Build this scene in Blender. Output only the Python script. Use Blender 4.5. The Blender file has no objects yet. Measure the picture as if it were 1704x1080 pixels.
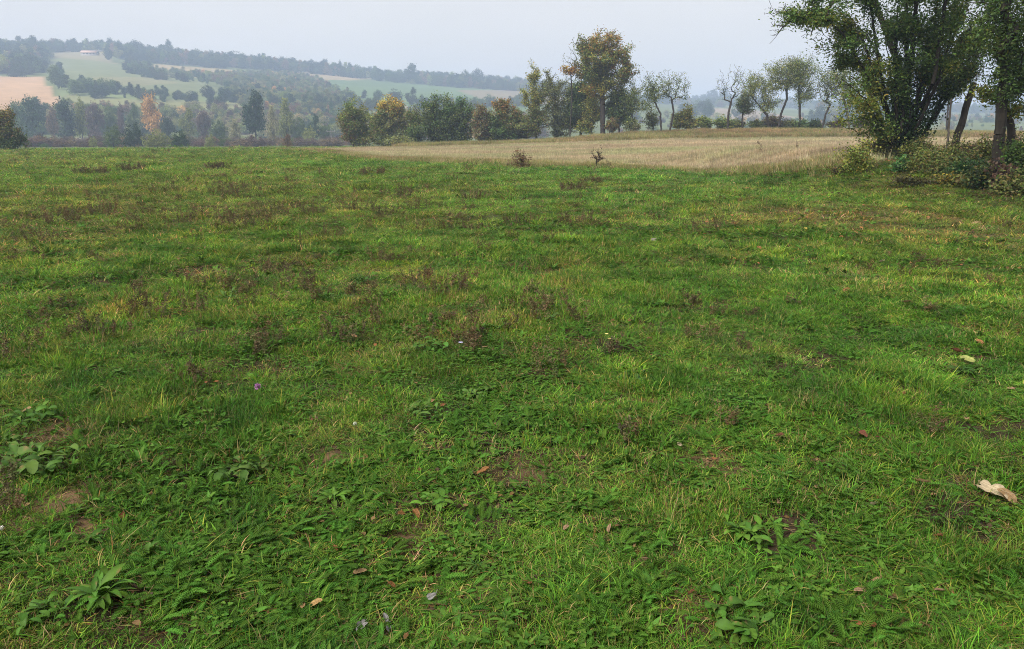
import bpy, math, random
import numpy as np

# ------------------------------------------------------------------ camera, sky, sun, exposure
scene = bpy.context.scene
col = scene.collection
F, CX, CY, CAMH = 1230.0, 852.0, 540.0, 1.6          # photograph: 1704 x 1080
PITCH = math.atan((CY - 227.0) / F)
cam_data = bpy.data.cameras.new("camera")
cam_data.sensor_fit = 'HORIZONTAL'
cam_data.sensor_width = 36.0
cam_data.lens = F / 1704.0 * 36.0
cam_data.clip_start = 0.05
cam_data.clip_end = 6000.0
cam = bpy.data.objects.new("camera", cam_data)
col.objects.link(cam)
cam.location = (0, 0, CAMH)
cam.rotation_euler = (math.pi / 2 - PITCH, 0, 0)
scene.camera = cam

SUN_EL, SUN_AZ = math.radians(47), math.radians(-132)    # azimuth clockwise from +Y
world = bpy.data.worlds.new("World")
scene.world = world
world.use_nodes = True
nt = world.node_tree
bg = nt.nodes['Background']
sky = nt.nodes.new('ShaderNodeTexSky')
sky.sky_type = 'NISHITA'
sky.sun_disc = False
sky.sun_elevation = SUN_EL
sky.sun_rotation = SUN_AZ
sky.dust_density = 6.0
sky.air_density = 1.0
sky.ozone_density = 1.0
hs = nt.nodes.new('ShaderNodeHueSaturation')
hs.inputs['Saturation'].default_value = 0.22
nt.links.new(sky.outputs[0], hs.inputs['Color'])
mixc = nt.nodes.new('ShaderNodeMix')
mixc.data_type = 'RGBA'
mixc.inputs[0].default_value = 0.72                     # even cloud deck in front of the clear sky
mixc.inputs[7].default_value = (7.25, 7.02, 6.78, 1)
nt.links.new(hs.outputs[0], mixc.inputs[6])
cn = nt.nodes.new('ShaderNodeTexNoise')                  # faint unevenness of the cloud deck
cn.inputs['Scale'].default_value = 2.2
cn.inputs['Detail'].default_value = 4
cm = nt.nodes.new('ShaderNodeMapping')
cm.inputs['Scale'].default_value = (1, 1, 3.5)
ct = nt.nodes.new('ShaderNodeTexCoord')
nt.links.new(ct.outputs['Generated'], cm.inputs['Vector'])
nt.links.new(cm.outputs[0], cn.inputs['Vector'])
cr = nt.nodes.new('ShaderNodeMapRange')
cr.inputs['From Min'].default_value = .3
cr.inputs['From Max'].default_value = .7
cr.inputs['To Min'].default_value = .94
cr.inputs['To Max'].default_value = 1.06
nt.links.new(cn.outputs['Fac'], cr.inputs['Value'])
cx = nt.nodes.new('ShaderNodeVectorMath')
cx.operation = 'SCALE'
nt.links.new(mixc.outputs[2], cx.inputs[0])
nt.links.new(cr.outputs[0], cx.inputs['Scale'])
nt.links.new(cx.outputs[0], bg.inputs['Color'])
bg.inputs['Strength'].default_value = 0.1

sun_data = bpy.data.lights.new("sun", 'SUN')
sun_data.energy = 4.2
sun_data.angle = math.radians(25)
sun_data.color = (1.0, 0.97, 0.92)
sun = bpy.data.objects.new("sun", sun_data)
col.objects.link(sun)
sun.rotation_euler = (math.pi / 2 - SUN_EL, 0, -SUN_AZ + math.pi)
sun.rotation_euler = (-(math.pi / 2 - SUN_EL), 0, -SUN_AZ)

scene.view_settings.view_transform = 'Standard'
scene.view_settings.look = 'None'
scene.view_settings.gamma = 1.0
scene.view_settings.exposure = 0.54
scene.render.engine = 'CYCLES'
cy = scene.cycles
cy.max_bounces = 5
cy.diffuse_bounces = 3
cy.glossy_bounces = 1
cy.transmission_bounces = 3
cy.volume_bounces = 3
cy.use_denoising = True
try:
    cy.denoiser = 'OPENIMAGEDENOISE'
    cy.denoising_input_passes = 'RGB_ALBEDO_NORMAL'
    cy.denoising_prefilter = 'NONE'
except Exception:
    pass
cy.filter_width = 1.0
cy.use_adaptive_sampling = True
cy.adaptive_threshold = 0.02
cy.caustics_reflective = False
cy.caustics_refractive = False

HAZE = 0.0007
RNG = np.random.default_rng(7)
random.seed(7)

# ------------------------------------------------------------------ geometry of the view and the land
SP, CP = math.sin(PITCH), math.cos(PITCH)


def ray(px, py):
    a = (np.asarray(px, float) - CX) / F
    b = (CY - np.asarray(py, float)) / F
    return np.stack([a, CP + b * SP, -SP + b * CP], -1)


def at(px, py, Y):
    """the point at forward distance Y seen in direction px, py"""
    d = ray(px, py)
    return np.array([0, 0, CAMH]) + d * (Y / d[..., 1:2])


def project(p):
    p = np.asarray(p, float)
    x, y, z = p[..., 0], p[..., 1], p[..., 2] - CAMH
    dep = y * CP - z * SP
    up = y * SP + z * CP
    dep = np.where(np.abs(dep) < 1e-6, 1e-6, dep)
    return CX + F * x / dep, CY - F * up / dep, dep


def hash2(ix, iy, seed):
    h = (ix.astype(np.int64) * 374761393 + iy.astype(np.int64) * 668265263 + seed * 982451653) & 0xFFFFFFFF
    h = ((h ^ (h >> 13)) * 1274126177) & 0xFFFFFFFF
    h = (h ^ (h >> 16)) & 0xFFFFFFFF
    return h / 4294967295.0


def vnoise(x, y, seed=0):
    x = np.asarray(x, float); y = np.asarray(y, float)
    ix, iy = np.floor(x), np.floor(y)
    fx, fy = x - ix, y - iy
    fx = fx * fx * (3 - 2 * fx); fy = fy * fy * (3 - 2 * fy)
    a = hash2(ix, iy, seed); b = hash2(ix + 1, iy, seed)
    c = hash2(ix, iy + 1, seed); d = hash2(ix + 1, iy + 1, seed)
    return (a * (1 - fx) + b * fx) * (1 - fy) + (c * (1 - fx) + d * fx) * fy


def fbm(x, y, seed=0, octv=3):
    s, amp, tot = 0.0, 1.0, 0.0
    for k in range(octv):
        s = s + amp * vnoise(np.asarray(x) * 2 ** k + 17.3 * k, np.asarray(y) * 2 ** k - 9.1 * k, seed + k)
        tot += amp
        amp *= 0.5
    return s / tot


def ss(a, b, x):
    t = np.clip((np.asarray(x, float) - a) / (b - a), 0, 1)
    return t * t * (3 - 2 * t)


RIDGE_PX = [-900, 0, 70, 170, 250, 350, 450, 550, 650, 750, 860, 950, 1050, 1150, 1200, 1300, 1450, 1704, 2600]
RIDGE_PY = [100, 86, 84, 82, 93, 102, 110, 121, 130, 136, 143, 152, 163, 172, 168, 174, 180, 186, 190]
_rd = ray(np.array(RIDGE_PX), np.array(RIDGE_PY))
RIDGE_TAN = _rd[:, 2] / np.hypot(_rd[:, 0], _rd[:, 1])
RIDGE_TAN_X = _rd[:, 0] / _rd[:, 1]
RIDGE_R = np.interp(RIDGE_PX, [0, 700, 1000, 1150, 1704], [1000, 1050, 1300, 1500, 1600])


def H(x, y):
    x = np.asarray(x, float); y = np.asarray(y, float)
    r = np.hypot(x, y)
    z = 0.34 * (fbm(x * .06, y * .06, 3) - .5) * ss(6, 40, r) * (1 - ss(80, 105, r))
    z = z + 0.16 * (fbm(x * .45, y * .45, 11) - .5) * (1 - ss(70, 100, r))
    z = z + (1.28 * ss(30, 92, y) * ss(-26, 34, x) + 0.92 * ss(86, 101, y) * ss(-4, 30, x)) * (1 - ss(106, 150, y)) 
    z = z + 0.95 * ss(8.3, 12.8, x) * ss(13, 29, y) * (1 - ss(36, 58, y))
    z = z - 1.0 * ss(100, 135, r)
    yy = np.maximum(y, 1.0)
    u = np.where(y > 1, x / yy, np.where(x > 0, 9, -9))
    tn = np.interp(u, RIDGE_TAN_X, RIDGE_TAN)
    R = np.interp(u, RIDGE_TAN_X, RIDGE_R)
    zr = R * tn + CAMH
    s = np.maximum((r - 360) / (R - 360), 0)
    prof = np.where(s < 1, s ** 0.95, 1 - 0.55 * (s - 1))
    hill = np.where(s > 0, zr * prof, 0)
    und = 9 * (fbm(x * .006, y * .006, 21) - .5) * ss(0, .3, s) * (1 - ss(.6, 1.0, s))
    return z + hill + und


def ground_at(px, py, tmax=2600):
    d = ray(px, py)
    o = np.array([0, 0, CAMH])
    t, pt = 1.0, 0.5
    while t < tmax:
        p = o + d * t
        if p[2] < H(p[0], p[1]):
            lo, hi = pt, t
            for _ in range(24):
                m = (lo + hi) / 2
                p = o + d * m
                if p[2] < H(p[0], p[1]): hi = m
                else: lo = m
            p = o + d * hi
            return np.array([p[0], p[1], float(H(p[0], p[1]))])
        pt, t = t, t * 1.015 + .01
    p = o + d * 60
    return np.array([p[0], p[1], float(H(p[0], p[1]))])


def inside(px, py, poly):
    px = np.asarray(px); py = np.asarray(py)
    res = np.zeros(px.shape, bool)
    n = len(poly)
    for i in range(n):
        x1, y1 = poly[i]; x2, y2 = poly[(i + 1) % n]
        c = ((y1 > py) != (y2 > py)) & (px < (x2 - x1) * (py - y1) / (y2 - y1 + 1e-12) + x1)
        res ^= c
    return res


# ------------------------------------------------------------------ materials
def out_nodes(name):
    m = bpy.data.materials.new(name)
    m.use_nodes = True
    t = m.node_tree
    b = t.nodes['Principled BSDF']
    o = t.nodes['Material Output']
    return m, t, b, o


def attr(t, name, typ='GEOMETRY'):
    n = t.nodes.new('ShaderNodeAttribute')
    n.attribute_name = name
    n.attribute_type = typ
    return n


def mul(t, a, b):
    n = t.nodes.new('ShaderNodeMix')
    n.data_type = 'RGBA'; n.blend_type = 'MULTIPLY'
    n.inputs[0].default_value = 1
    t.links.new(a, n.inputs[6]); t.links.new(b, n.inputs[7])
    return n.outputs[2]


def leaf_material(name, instanced=False, trans=0.35, rough=0.5, spec=0.35):
    m, t, b, o = out_nodes(name)
    c = attr(t, 'Col').outputs['Color']
    if instanced:
        c = mul(t, c, attr(t, 'tint', 'INSTANCER').outputs['Color'])
    else:
        oi = t.nodes.new('ShaderNodeObjectInfo')
        c = mul(t, c, oi.outputs['Color'])
    b.inputs['Roughness'].default_value = rough
    b.inputs['Specular IOR Level'].default_value = spec
    t.links.new(c, b.inputs['Base Color'])
    tr = t.nodes.new('ShaderNodeBsdfTranslucent')
    t.links.new(c, tr.inputs['Color'])
    mx = t.nodes.new('ShaderNodeMixShader')
    mx.inputs[0].default_value = trans
    t.links.new(b.outputs[0], mx.inputs[1]); t.links.new(tr.outputs[0], mx.inputs[2])
    t.links.new(mx.outputs[0], o.inputs['Surface'])
    return m


def bark_material(name, scale=9.0):
    m, t, b, o = out_nodes(name)
    c = attr(t, 'Col').outputs['Color']
    tc = t.nodes.new('ShaderNodeTexCoord')
    mp = t.nodes.new('ShaderNodeMapping')
    mp.inputs['Scale'].default_value = (scale, scale, scale * .22)
    t.links.new(tc.outputs['Object'], mp.inputs['Vector'])
    n = t.nodes.new('ShaderNodeTexNoise')
    n.inputs['Scale'].default_value = 1.0; n.inputs['Detail'].default_value = 6; n.inputs['Roughness'].default_value = .7
    t.links.new(mp.outputs[0], n.inputs['Vector'])
    r = t.nodes.new('ShaderNodeValToRGB')
    r.color_ramp.elements[0].color = (.35, .33, .30, 1); r.color_ramp.elements[1].color = (1.6, 1.55, 1.5, 1)
    r.color_ramp.elements[0].position = .3; r.color_ramp.elements[1].position = .72
    t.links.new(n.outputs['Fac'], r.inputs[0])
    t.links.new(mul(t, c, r.outputs[0]), b.inputs['Base Color'])
    b.inputs['Roughness'].default_value = .9
    b.inputs['Specular IOR Level'].default_value = .2
    bp = t.nodes.new('ShaderNodeBump')
    bp.inputs['Strength'].default_value = .6; bp.inputs['Distance'].default_value = .02
    t.links.new(n.outputs['Fac'], bp.inputs['Height']); t.links.new(bp.outputs[0], b.inputs['Normal'])
    return m


def ground_material(name, fine=True):
    m, t, b, o = out_nodes(name)
    c = attr(t, 'Col').outputs['Color']
    g = t.nodes.new('ShaderNodeNewGeometry')
    n = t.nodes.new('ShaderNodeTexNoise')
    n.inputs['Scale'].default_value = 14.0 if fine else .09
    n.inputs['Detail'].default_value = 8; n.inputs['Roughness'].default_value = .75
    t.links.new(g.outputs['Position'], n.inputs['Vector'])
    r = t.nodes.new('ShaderNodeValToRGB')
    r.color_ramp.elements[0].position = .3; r.color_ramp.elements[1].position = .75
    r.color_ramp.elements[0].color = (.35, .36, .34, 1) if fine else (.78, .8, .76, 1)
    r.color_ramp.elements[1].color = (1.7, 1.6, 1.5, 1) if fine else (1.22, 1.2, 1.15, 1)
    t.links.new(n.outputs['Fac'], r.inputs[0])
    t.links.new(mul(t, c, r.outputs[0]), b.inputs['Base Color'])
    b.inputs['Roughness'].default_value = .95
    b.inputs['Specular IOR Level'].default_value = .1
    if fine:
        bp = t.nodes.new('ShaderNodeBump')
        bp.inputs['Strength'].default_value = .8; bp.inputs['Distance'].default_value = .03
        t.links.new(n.outputs['Fac'], bp.inputs['Height']); t.links.new(bp.outputs[0], b.inputs['Normal'])
    return m


def plain_material(name, c, rough=.8, nscale=3.0):
    m, t, b, o = out_nodes(name)
    tc = t.nodes.new('ShaderNodeTexCoord')
    n = t.nodes.new('ShaderNodeTexNoise')
    n.inputs['Scale'].default_value = nscale; n.inputs['Detail'].default_value = 5
    t.links.new(tc.outputs['Object'], n.inputs['Vector'])
    r = t.nodes.new('ShaderNodeValToRGB')
    r.color_ramp.elements[0].color = (c[0] * .75, c[1] * .75, c[2] * .75, 1)
    r.color_ramp.elements[1].color = (c[0] * 1.15, c[1] * 1.15, c[2] * 1.15, 1)
    t.links.new(n.outputs['Fac'], r.inputs[0]); t.links.new(r.outputs[0], b.inputs['Base Color'])
    b.inputs['Roughness'].default_value = rough
    return m


M_GRASS = leaf_material("grass_blade", True, .29, .6, .08)
M_LEAF = leaf_material("tree_leaf", False, .36, .5, .25)
M_WOODS = leaf_material("woods_leaf", True, .3, .7, .1)
M_HERB = leaf_material("herb_leaf", False, .28, .6, .18)
M_DEAD = leaf_material("dead_leaf", False, .18, .7, .15)
M_BARK = bark_material("bark")
M_FIELD = ground_material("field_soil", True)
M_HILL = ground_material("hill_land", False)


# ------------------------------------------------------------------ mesh building
class Acc:
    """collects vertices, faces and vertex colours; build() links them as ONE mesh object"""
    def __init__(s):
        s.v, s.f, s.c, s.n = [], [], [], 0

    def add(s, v, faces, c):
        v = np.asarray(v, np.float32).reshape(-1, 3)
        c = np.asarray(c, np.float32)
        if c.ndim == 1: c = np.tile(c[:3], (len(v), 1))
        s.v.append(v); s.c.append(c[:, :3])
        for f in (faces if isinstance(faces, list) else [faces]):
            f = np.asarray(f, np.int64)
            if len(f): s.f.append(f + s.n)
        s.n += len(v)

    def mesh(s, name, mats, smooth=False):
        me = bpy.data.meshes.new(name)
        v = np.concatenate(s.v); c = np.concatenate(s.c)
        me.vertices.add(len(v)); me.vertices.foreach_set('co', v.ravel())
        loops = np.concatenate([f.ravel() for f in s.f])
        sizes = np.concatenate([np.full(len(f), f.shape[1]) for f in s.f])
        me.loops.add(len(loops)); me.loops.foreach_set('vertex_index', loops.astype(np.int32))
        me.polygons.add(len(sizes))
        st = np.concatenate([[0], np.cumsum(sizes)[:-1]])
        me.polygons.foreach_set('loop_start', st.astype(np.int32))
        try: me.polygons.foreach_set('loop_total', sizes.astype(np.int32))
        except Exception: pass
        if smooth: me.polygons.foreach_set('use_smooth', np.ones(len(sizes), bool))
        me.update(calc_edges=True)
        a = me.color_attributes.new('Col', 'FLOAT_COLOR', 'POINT')
        a.data.foreach_set('color', np.concatenate([c, np.ones((len(c), 1), np.float32)], 1).astype(np.float32).ravel())
        for m in (mats if isinstance(mats, (list, tuple)) else [mats]): me.materials.append(m)
        return me

    def build(s, name, mats, parent=None, smooth=False, loc=None):
        o = bpy.data.objects.new(name, s.mesh(name, mats, smooth))
        col.objects.link(o)
        if parent is not None: o.parent = parent
        if loc is not None: o.location = loc
        return o


def tag(o, label=None, cat=None, group=None, kind=None):
    if label: o['label'] = label
    if cat: o['category'] = cat
    if group: o['group'] = group
    if kind: o['kind'] = kind
    return o


def empty(name, loc):
    o = bpy.data.objects.new(name, None)
    o.empty_display_size = .2
    col.objects.link(o)
    o.location = tuple(float(a) for a in loc)
    return o


def norm(a):
    return a / np.maximum(np.linalg.norm(a, axis=-1, keepdims=True), 1e-9)


def tubes(acc, A, B, ra, rb, c, sides=5):
    """tapered tubes from points A to B (arrays)"""
    A = np.asarray(A, float); B = np.asarray(B, float)
    n = len(A)
    d = norm(B - A)
    ref = np.where(np.abs(d[:, 2:3]) > .9, np.array([[1., 0, 0]]), np.array([[0, 0, 1.]]))
    s = norm(np.cross(d, ref)); u = np.cross(s, d)
    ang = np.arange(sides) * 2 * math.pi / sides
    ring = s[:, None] * np.cos(ang)[None, :, None] + u[:, None] * np.sin(ang)[None, :, None]
    va = A[:, None] + ring * np.asarray(ra)[:, None, None]
    vb = B[:, None] + ring * np.asarray(rb)[:, None, None]
    v = np.concatenate([va, vb], 1).reshape(-1, 3)
    k = np.arange(sides); k2 = (k + 1) % sides
    q = np.stack([k, k2, k2 + sides, k + sides], 1)
    f = (np.arange(n)[:, None, None] * 2 * sides + q[None]).reshape(-1, 4)
    cc = np.asarray(c, float)
    if cc.ndim == 2: cc = np.repeat(cc, 2 * sides, 0)
    acc.add(v, f, cc)


def leaves(acc, P, size, cols, rng, up=.35, aspect=.55, fine=False, droop=0.0, dirs=None):
    """one small folded leaf at each point of P"""
    n = len(P)
    if n == 0: return
    d = rng.normal(size=(n, 3)); d[:, 2] = d[:, 2] * .7 - droop
    if dirs is not None: d = d * .6 + dirs
    d = norm(d)
    nr = rng.normal(size=(n, 3)); nr[:, 2] += up * 3
    s = norm(np.cross(d, nr)); nn = np.cross(s, d)
    L = (size * rng.uniform(.65, 1.3, n))[:, None] if np.isscalar(size) else size[:, None]
    W = L * aspect * rng.uniform(.8, 1.2, (n, 1))
    fold = nn * W * .18
    if not fine:
        v = np.stack([P - d * L * .5, P + s * W * .5 + fold - d * L * .02, P + d * L * .5, P - s * W * .5 + fold - d * L * .02], 1)
        f = (np.arange(n)[:, None, None] * 4 + np.array([[0, 1, 2], [0, 2, 3]])[None]).reshape(-1, 3)
        k = 4
    else:
        b = nn * L * .08
        v = np.stack([P - d * L * .5, P - d * L * .18 + s * W * .48 + fold, P + d * L * .2 + s * W * .38 + fold,
                      P + d * L * .5 - b * 1.5, P + d * L * .2 - s * W * .38 + fold, P - d * L * .18 - s * W * .48 + fold, P + b * .3], 1)
        f = (np.arange(n)[:, None, None] * 7 + np.array([[0, 1, 6], [1, 2, 6], [2, 3, 6], [3, 4, 6], [4, 5, 6], [5, 0, 6]])[None]).reshape(-1, 3)
        k = 7
    acc.add(v.reshape(-1, 3), f, np.repeat(cols, k, 0))


def pick(pal, n, rng, jit=.18):
    """n colours out of a palette [(weight, (r, g, b)), ...]"""
    w = np.array([p[0] for p in pal], float); w /= w.sum()
    c = np.array([p[1] for p in pal])[rng.choice(len(pal), n, p=w)]
    return c * rng.uniform(1 - jit, 1 + jit, (n, 1)) * rng.uniform(1 - jit * .4, 1 + jit * .4, (n, 3))


def skeleton(trunk, attract, rng, step, tip_r, base_r, low=.35, expo=2.2, wig=.18):
    """branches grown from the trunk towards every point of attract; returns nodes, parents, radii, tip flags"""
    pos, par, plen = [], [], []
    tr = np.asarray(trunk, float)
    pos.append(tr[0]); par.append(-1); plen.append(0.)
    for i in range(1, len(tr)):
        seg = np.linalg.norm(tr[i] - tr[i - 1]); m = max(1, int(round(seg / step)))
        for k in range(1, m + 1):
            p = tr[i - 1] + (tr[i] - tr[i - 1]) * k / m
            if not (i == len(tr) - 1 and k == m): p = p + rng.normal(size=3) * step * .06
            par.append(len(pos) - 1); pos.append(p)
            plen.append(plen[-1] + seg / m)
    ntr = len(pos)
    first = max(1, int(ntr * low))
    P = np.zeros((60000, 3)); P[:ntr] = pos
    PL = np.zeros(60000); PL[:ntr] = plen
    D = np.zeros((60000, 3)); D[:, 2] = 1
    n = ntr
    tips = []
    order = np.argsort(np.linalg.norm(attract - tr[-1] * .6 - tr[0] * .4, axis=1))
    for a in attract[order]:
        cand = P[first:n]
        v = a - cand
        dist = np.linalg.norm(v, axis=1)
        back = np.maximum(0, -(v * D[first:n]).sum(1) / np.maximum(dist, 1e-6))
        cost = dist * (1 + .5 * back) + .22 * PL[first:n] + .5 * np.maximum(0, -v[:, 2])
        j = first + int(np.argmin(cost))
        dj = np.linalg.norm(a - P[j])
        m = max(1, int(round(dj / step)))
        prev = j
        p0 = P[j].copy()
        bend = np.cross(rng.normal(size=3), a - p0); bend = bend / (np.linalg.norm(bend) + 1e-9) * dj * wig
        lift = np.array([0, 0, dj * .12])
        for k in range(1, m + 1):
            t = k / m
            p = p0 + (a - p0) * t + (bend + lift) * math.sin(math.pi * t) * .7
            if k < m: p = p + rng.normal(size=3) * step * .06
            P[n] = p; PL[n] = PL[prev] + np.linalg.norm(p - P[prev]); D[n] = (p - P[prev]) / (np.linalg.norm(p - P[prev]) + 1e-9)
            par.append(prev); prev = n; n += 1
        tips.append(prev)
    P = P[:n]; par = np.array(par)
    w = np.zeros(n)
    has = np.zeros(n, bool); has[par[par >= 0]] = True
    w[~has] = tip_r ** expo
    for i in range(n - 1, 0, -1):
        w[par[i]] += w[i]
    r = w ** (1 / expo)
    if r[0] > 0:
        k = base_r / r[0]
        t = np.clip((r - tip_r) / max(r[0] - tip_r, 1e-6), 0, 1)
        r = r * (1 + (k - 1) * t)
    r[:ntr] = np.maximum(r[:ntr], np.linspace(base_r, min(base_r * .45, max(r[:ntr].min(), tip_r)), ntr))
    return P, par, r, np.array(tips), ntr


def wood(acc, P, par, r, c, rng, sides=5, jit=.15):
    i = np.arange(1, len(P)); j = par[1:]
    ok = np.linalg.norm(P[i] - P[j], axis=1) > 1e-5
    i, j = i[ok], j[ok]
    cc = np.tile(np.asarray(c, float), (len(i), 1)) * rng.uniform(1 - jit, 1 + jit, (len(i), 1))
    tubes(acc, P[j], P[i], np.maximum(r[j] * .0 + np.minimum(r[j], r[i] * 1.5), r[i]), r[i], cc, sides)


def in_blob(c, rad, n, rng, shell=1.7):
    d = norm(rng.normal(size=(n, 3)))
    q = rng.uniform(size=(n, 1)) ** (1 / shell)
    return c + d * q * rad


# ------------------------------------------------------------------ the land
def grass_tint(x, y):
    """real colour of the sward: greener, yellower and browner patches"""
    a = fbm(x * .16, y * .16, 31); b = fbm(x * .5, y * .5, 41); e = fbm(x * 1.6, y * 1.6, 51, 2)
    yel = ss(.42, .72, .55 * a + .45 * b)
    brn = ss(.56, .74, .45 * fbm(x * .3, y * .3, 61) + .55 * e)
    return yel, brn, e


def zone(x, y, Z):
    """sum of soft patches Z = [(X, Y, rx, ry, k)] on the ground"""
    s = np.zeros(np.shape(x))
    for (a, b, rx, ry, k) in Z:
        s = np.maximum(s, k * np.exp(-((x - a) / rx) ** 2 - ((y - b) / ry) ** 2))
    return s


def pz(px, py, rx, ry, k=1.0):
    g = ground_at(px, py)
    g2 = ground_at(px, py - ry); g3 = ground_at(px, py + ry)
    return (g[0], g[1], rx / F * g[1], max(.15, abs(g2[1] - g3[1]) / 2), k)


# stubble edge on the ground (lower boundary), in X -> Y
_eb = np.array([ground_at(px, py)[:2] for px, py in [(470, 249.5), (520, 253), (640, 266), (760, 272), (860, 276), (1000, 277), (1130, 285), (1300, 287), (1390, 275), (1440, 268)]])
_o = np.argsort(_eb[:, 0]); _eb = _eb[_o]
_eb = np.concatenate([_eb, [[_eb[-1, 0] + 30, _eb[-1, 1] + 14]]])
MARGIN_Y = 90.0


def stubble_mask(x, y):
    e = np.interp(x, _eb[:, 0], _eb[:, 1], left=400, right=60)
    e = e + 1.6 * (fbm(x * .5, y * .5, 71) - .5)
    return (y > e) & (y < MARGIN_Y + 1.5 * (fbm(x * .2, y * .2, 72) - .5)) & (x < 75) & (y > 22)


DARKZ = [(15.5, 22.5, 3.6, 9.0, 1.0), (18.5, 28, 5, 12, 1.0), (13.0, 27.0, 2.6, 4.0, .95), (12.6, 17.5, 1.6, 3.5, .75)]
PALEZ = [pz(1390, 365, 150, 26, .8), pz(1560, 375, 150, 30, .8), pz(1250, 370, 60, 14, .6)]
BRIGHTZ = [pz(1000, 290, 330, 13, 1.), pz(1180, 300, 220, 18, .9), pz(700, 275, 150, 6, .9), pz(1250, 500, 170, 60, .55), pz(1330, 330, 90, 12, .6), pz(960, 330, 200, 25, .5)]
BROWNZ = [pz(250, 330, 260, 35, .55), pz(560, 470, 170, 60, .6), pz(420, 350, 110, 22, .8), pz(120, 360, 110, 18, .7), pz(60, 270, 90, 6, .8), pz(330, 520, 170, 60, .45), pz(760, 370, 190, 22, .55), pz(950, 360, 120, 18, .6), pz(730, 560, 170, 50, .5), pz(640, 330, 120, 20, .5), pz(60, 590, 100, 40, .6)]


SOILZ = [pz(112, 826, 50, 18, 1.), pz(78, 850, 44, 14, 1.), pz(152, 880, 46, 18, .95), pz(110, 716, 34, 14, .95), pz(690, 1000, 46, 24, .8), pz(800, 1010, 60, 26, .8), pz(660, 910, 50, 22, .85), pz(540, 768, 44, 16, .85), pz(1190, 770, 60, 22, .85), pz(1130, 1000, 60, 22, .8), pz(1090, 950, 70, 22, .7), pz(1340, 770, 60, 18, .6), pz(300, 1000, 40, 18, .6), pz(900, 780, 50, 16, .6), pz(480, 905, 40, 16, .6), pz(1400, 960, 40, 16, .5)]


WEEDS = [(165, 1000, 150), (250, 930, 95), (60, 785, 150), (35, 742, 80), (62, 705, 100), (55, 1035, 110), (150, 905, 70), (410, 792, 130), (555, 835, 90), (730, 848, 110), (700, 690, 90), (790, 662, 70), (1240, 900, 130), (1170, 908, 70), (1225, 1050, 140), (845, 1040, 90), (795, 950, 70), (1055, 632, 70), (1608, 625, 60), (720, 582, 90), (915, 538, 70), (605, 472, 60), (650, 495, 50), (918, 428, 40), (380, 498, 60), (545, 500, 55), (335, 438, 36), (195, 628, 60), (1300, 800, 60), (620, 900, 60)]
WEEDZ = []
for _px, _py, _w in WEEDS:
    _g = ground_at(_px, _py)
    _r = _w * .27 / F * float(np.linalg.norm(_g - np.array([0, 0, CAMH])))
    WEEDZ.append((_g[0], _g[1], _r, _r, 1.0))


def field_colour(x, y):
    yel, brn, e = grass_tint(x, y)
    r = np.hypot(x, y)
    g0 = np.stack([.058 + .05 * yel, .098 + .03 * yel, .018 + .006 * yel], -1)
    soil = np.array([.040, .029, .017])
    k = ss(7, 32, r)[..., None]
    c = soil * (1 - k) + g0 * k
    w = (brn * .5 * k[..., 0] + zone(x, y, BROWNZ) * .4 * k[..., 0])[..., None]
    c = c * (1 - w) + np.array([.085, .068, .032]) * w
    w = zone(x, y, BRIGHTZ)[..., None] * .7 * k
    c = c * (1 - w) + np.array([.060, .125, .020]) * w
    w = zone(x, y, PALEZ)[..., None] * .8
    c = c * (1 - w) + np.array([.14, .115, .05]) * w
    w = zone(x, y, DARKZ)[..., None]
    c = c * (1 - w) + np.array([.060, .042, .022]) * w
    w = np.minimum(1, 1.3 * zone(x, y, SOILZ))[..., None]
    c = c * (1 - w) + np.array([.17, .105, .062]) * w
    m = np.asarray(y > MARGIN_Y - 1)[..., None] & np.asarray(x > -16)[..., None]
    return np.where(m, np.array([.11, .10, .045]), c)


def grid_mesh(xs, ys, colour, drop=None):
    X, Y = np.meshgrid(xs, ys)
    Z = H(X, Y)
    if drop is not None: Z = Z - drop(X, Y)
    V = np.stack([X, Y, Z], -1).reshape(-1, 3)
    ny, nx = X.shape
    i = np.arange(nx - 1)[None, :] + np.arange(ny - 1)[:, None] * nx
    Q = np.stack([i, i + 1, i + nx + 1, i + nx], -1).reshape(-1, 4)
    return V, Q, colour(V[:, 0], V[:, 1])


t = np.linspace(-1, 1, 341)
xs = 175 * np.sinh(4.2 * t) / math.sinh(4.2)
t = np.linspace(0, 1, 330)
ys = np.concatenate([np.linspace(-60, -.5, 22), 139 * np.sinh(3.6 * t) / math.sinh(3.6)])
V, Q, C = grid_mesh(xs, ys, field_colour)
# extra fine relief close to the camera is in H; faces of the stubble go to their own sheet
cen = V[Q].mean(1)
st = stubble_mask(cen[:, 0], cen[:, 1])
a = Acc(); a.add(V, Q[~st], C)
field = a.build("meadow_ground", M_FIELD, smooth=True)
tag(field, "grassy meadow ground in the foreground", kind='structure')
a = Acc()
used = np.unique(Q[st]); remap = np.full(len(V), -1); remap[used] = np.arange(len(used))
vs = V[used]
row = fbm(vs[:, 0] * .05, vs[:, 1] * .5, 81)
cs = np.array([.35, .285, .19]) * (.8 + .45 * row[:, None]) + np.array([-.05, .0, -.02]) * ss(.5, .7, fbm(vs[:, 0] * .08, vs[:, 1] * .25, 82))[:, None]
a.add(vs, remap[Q[st]], cs)
stub = a.build("stubble_field", M_FIELD, smooth=True)
tag(stub, "tan harvested stubble field behind the green meadow", kind='structure')

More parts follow.
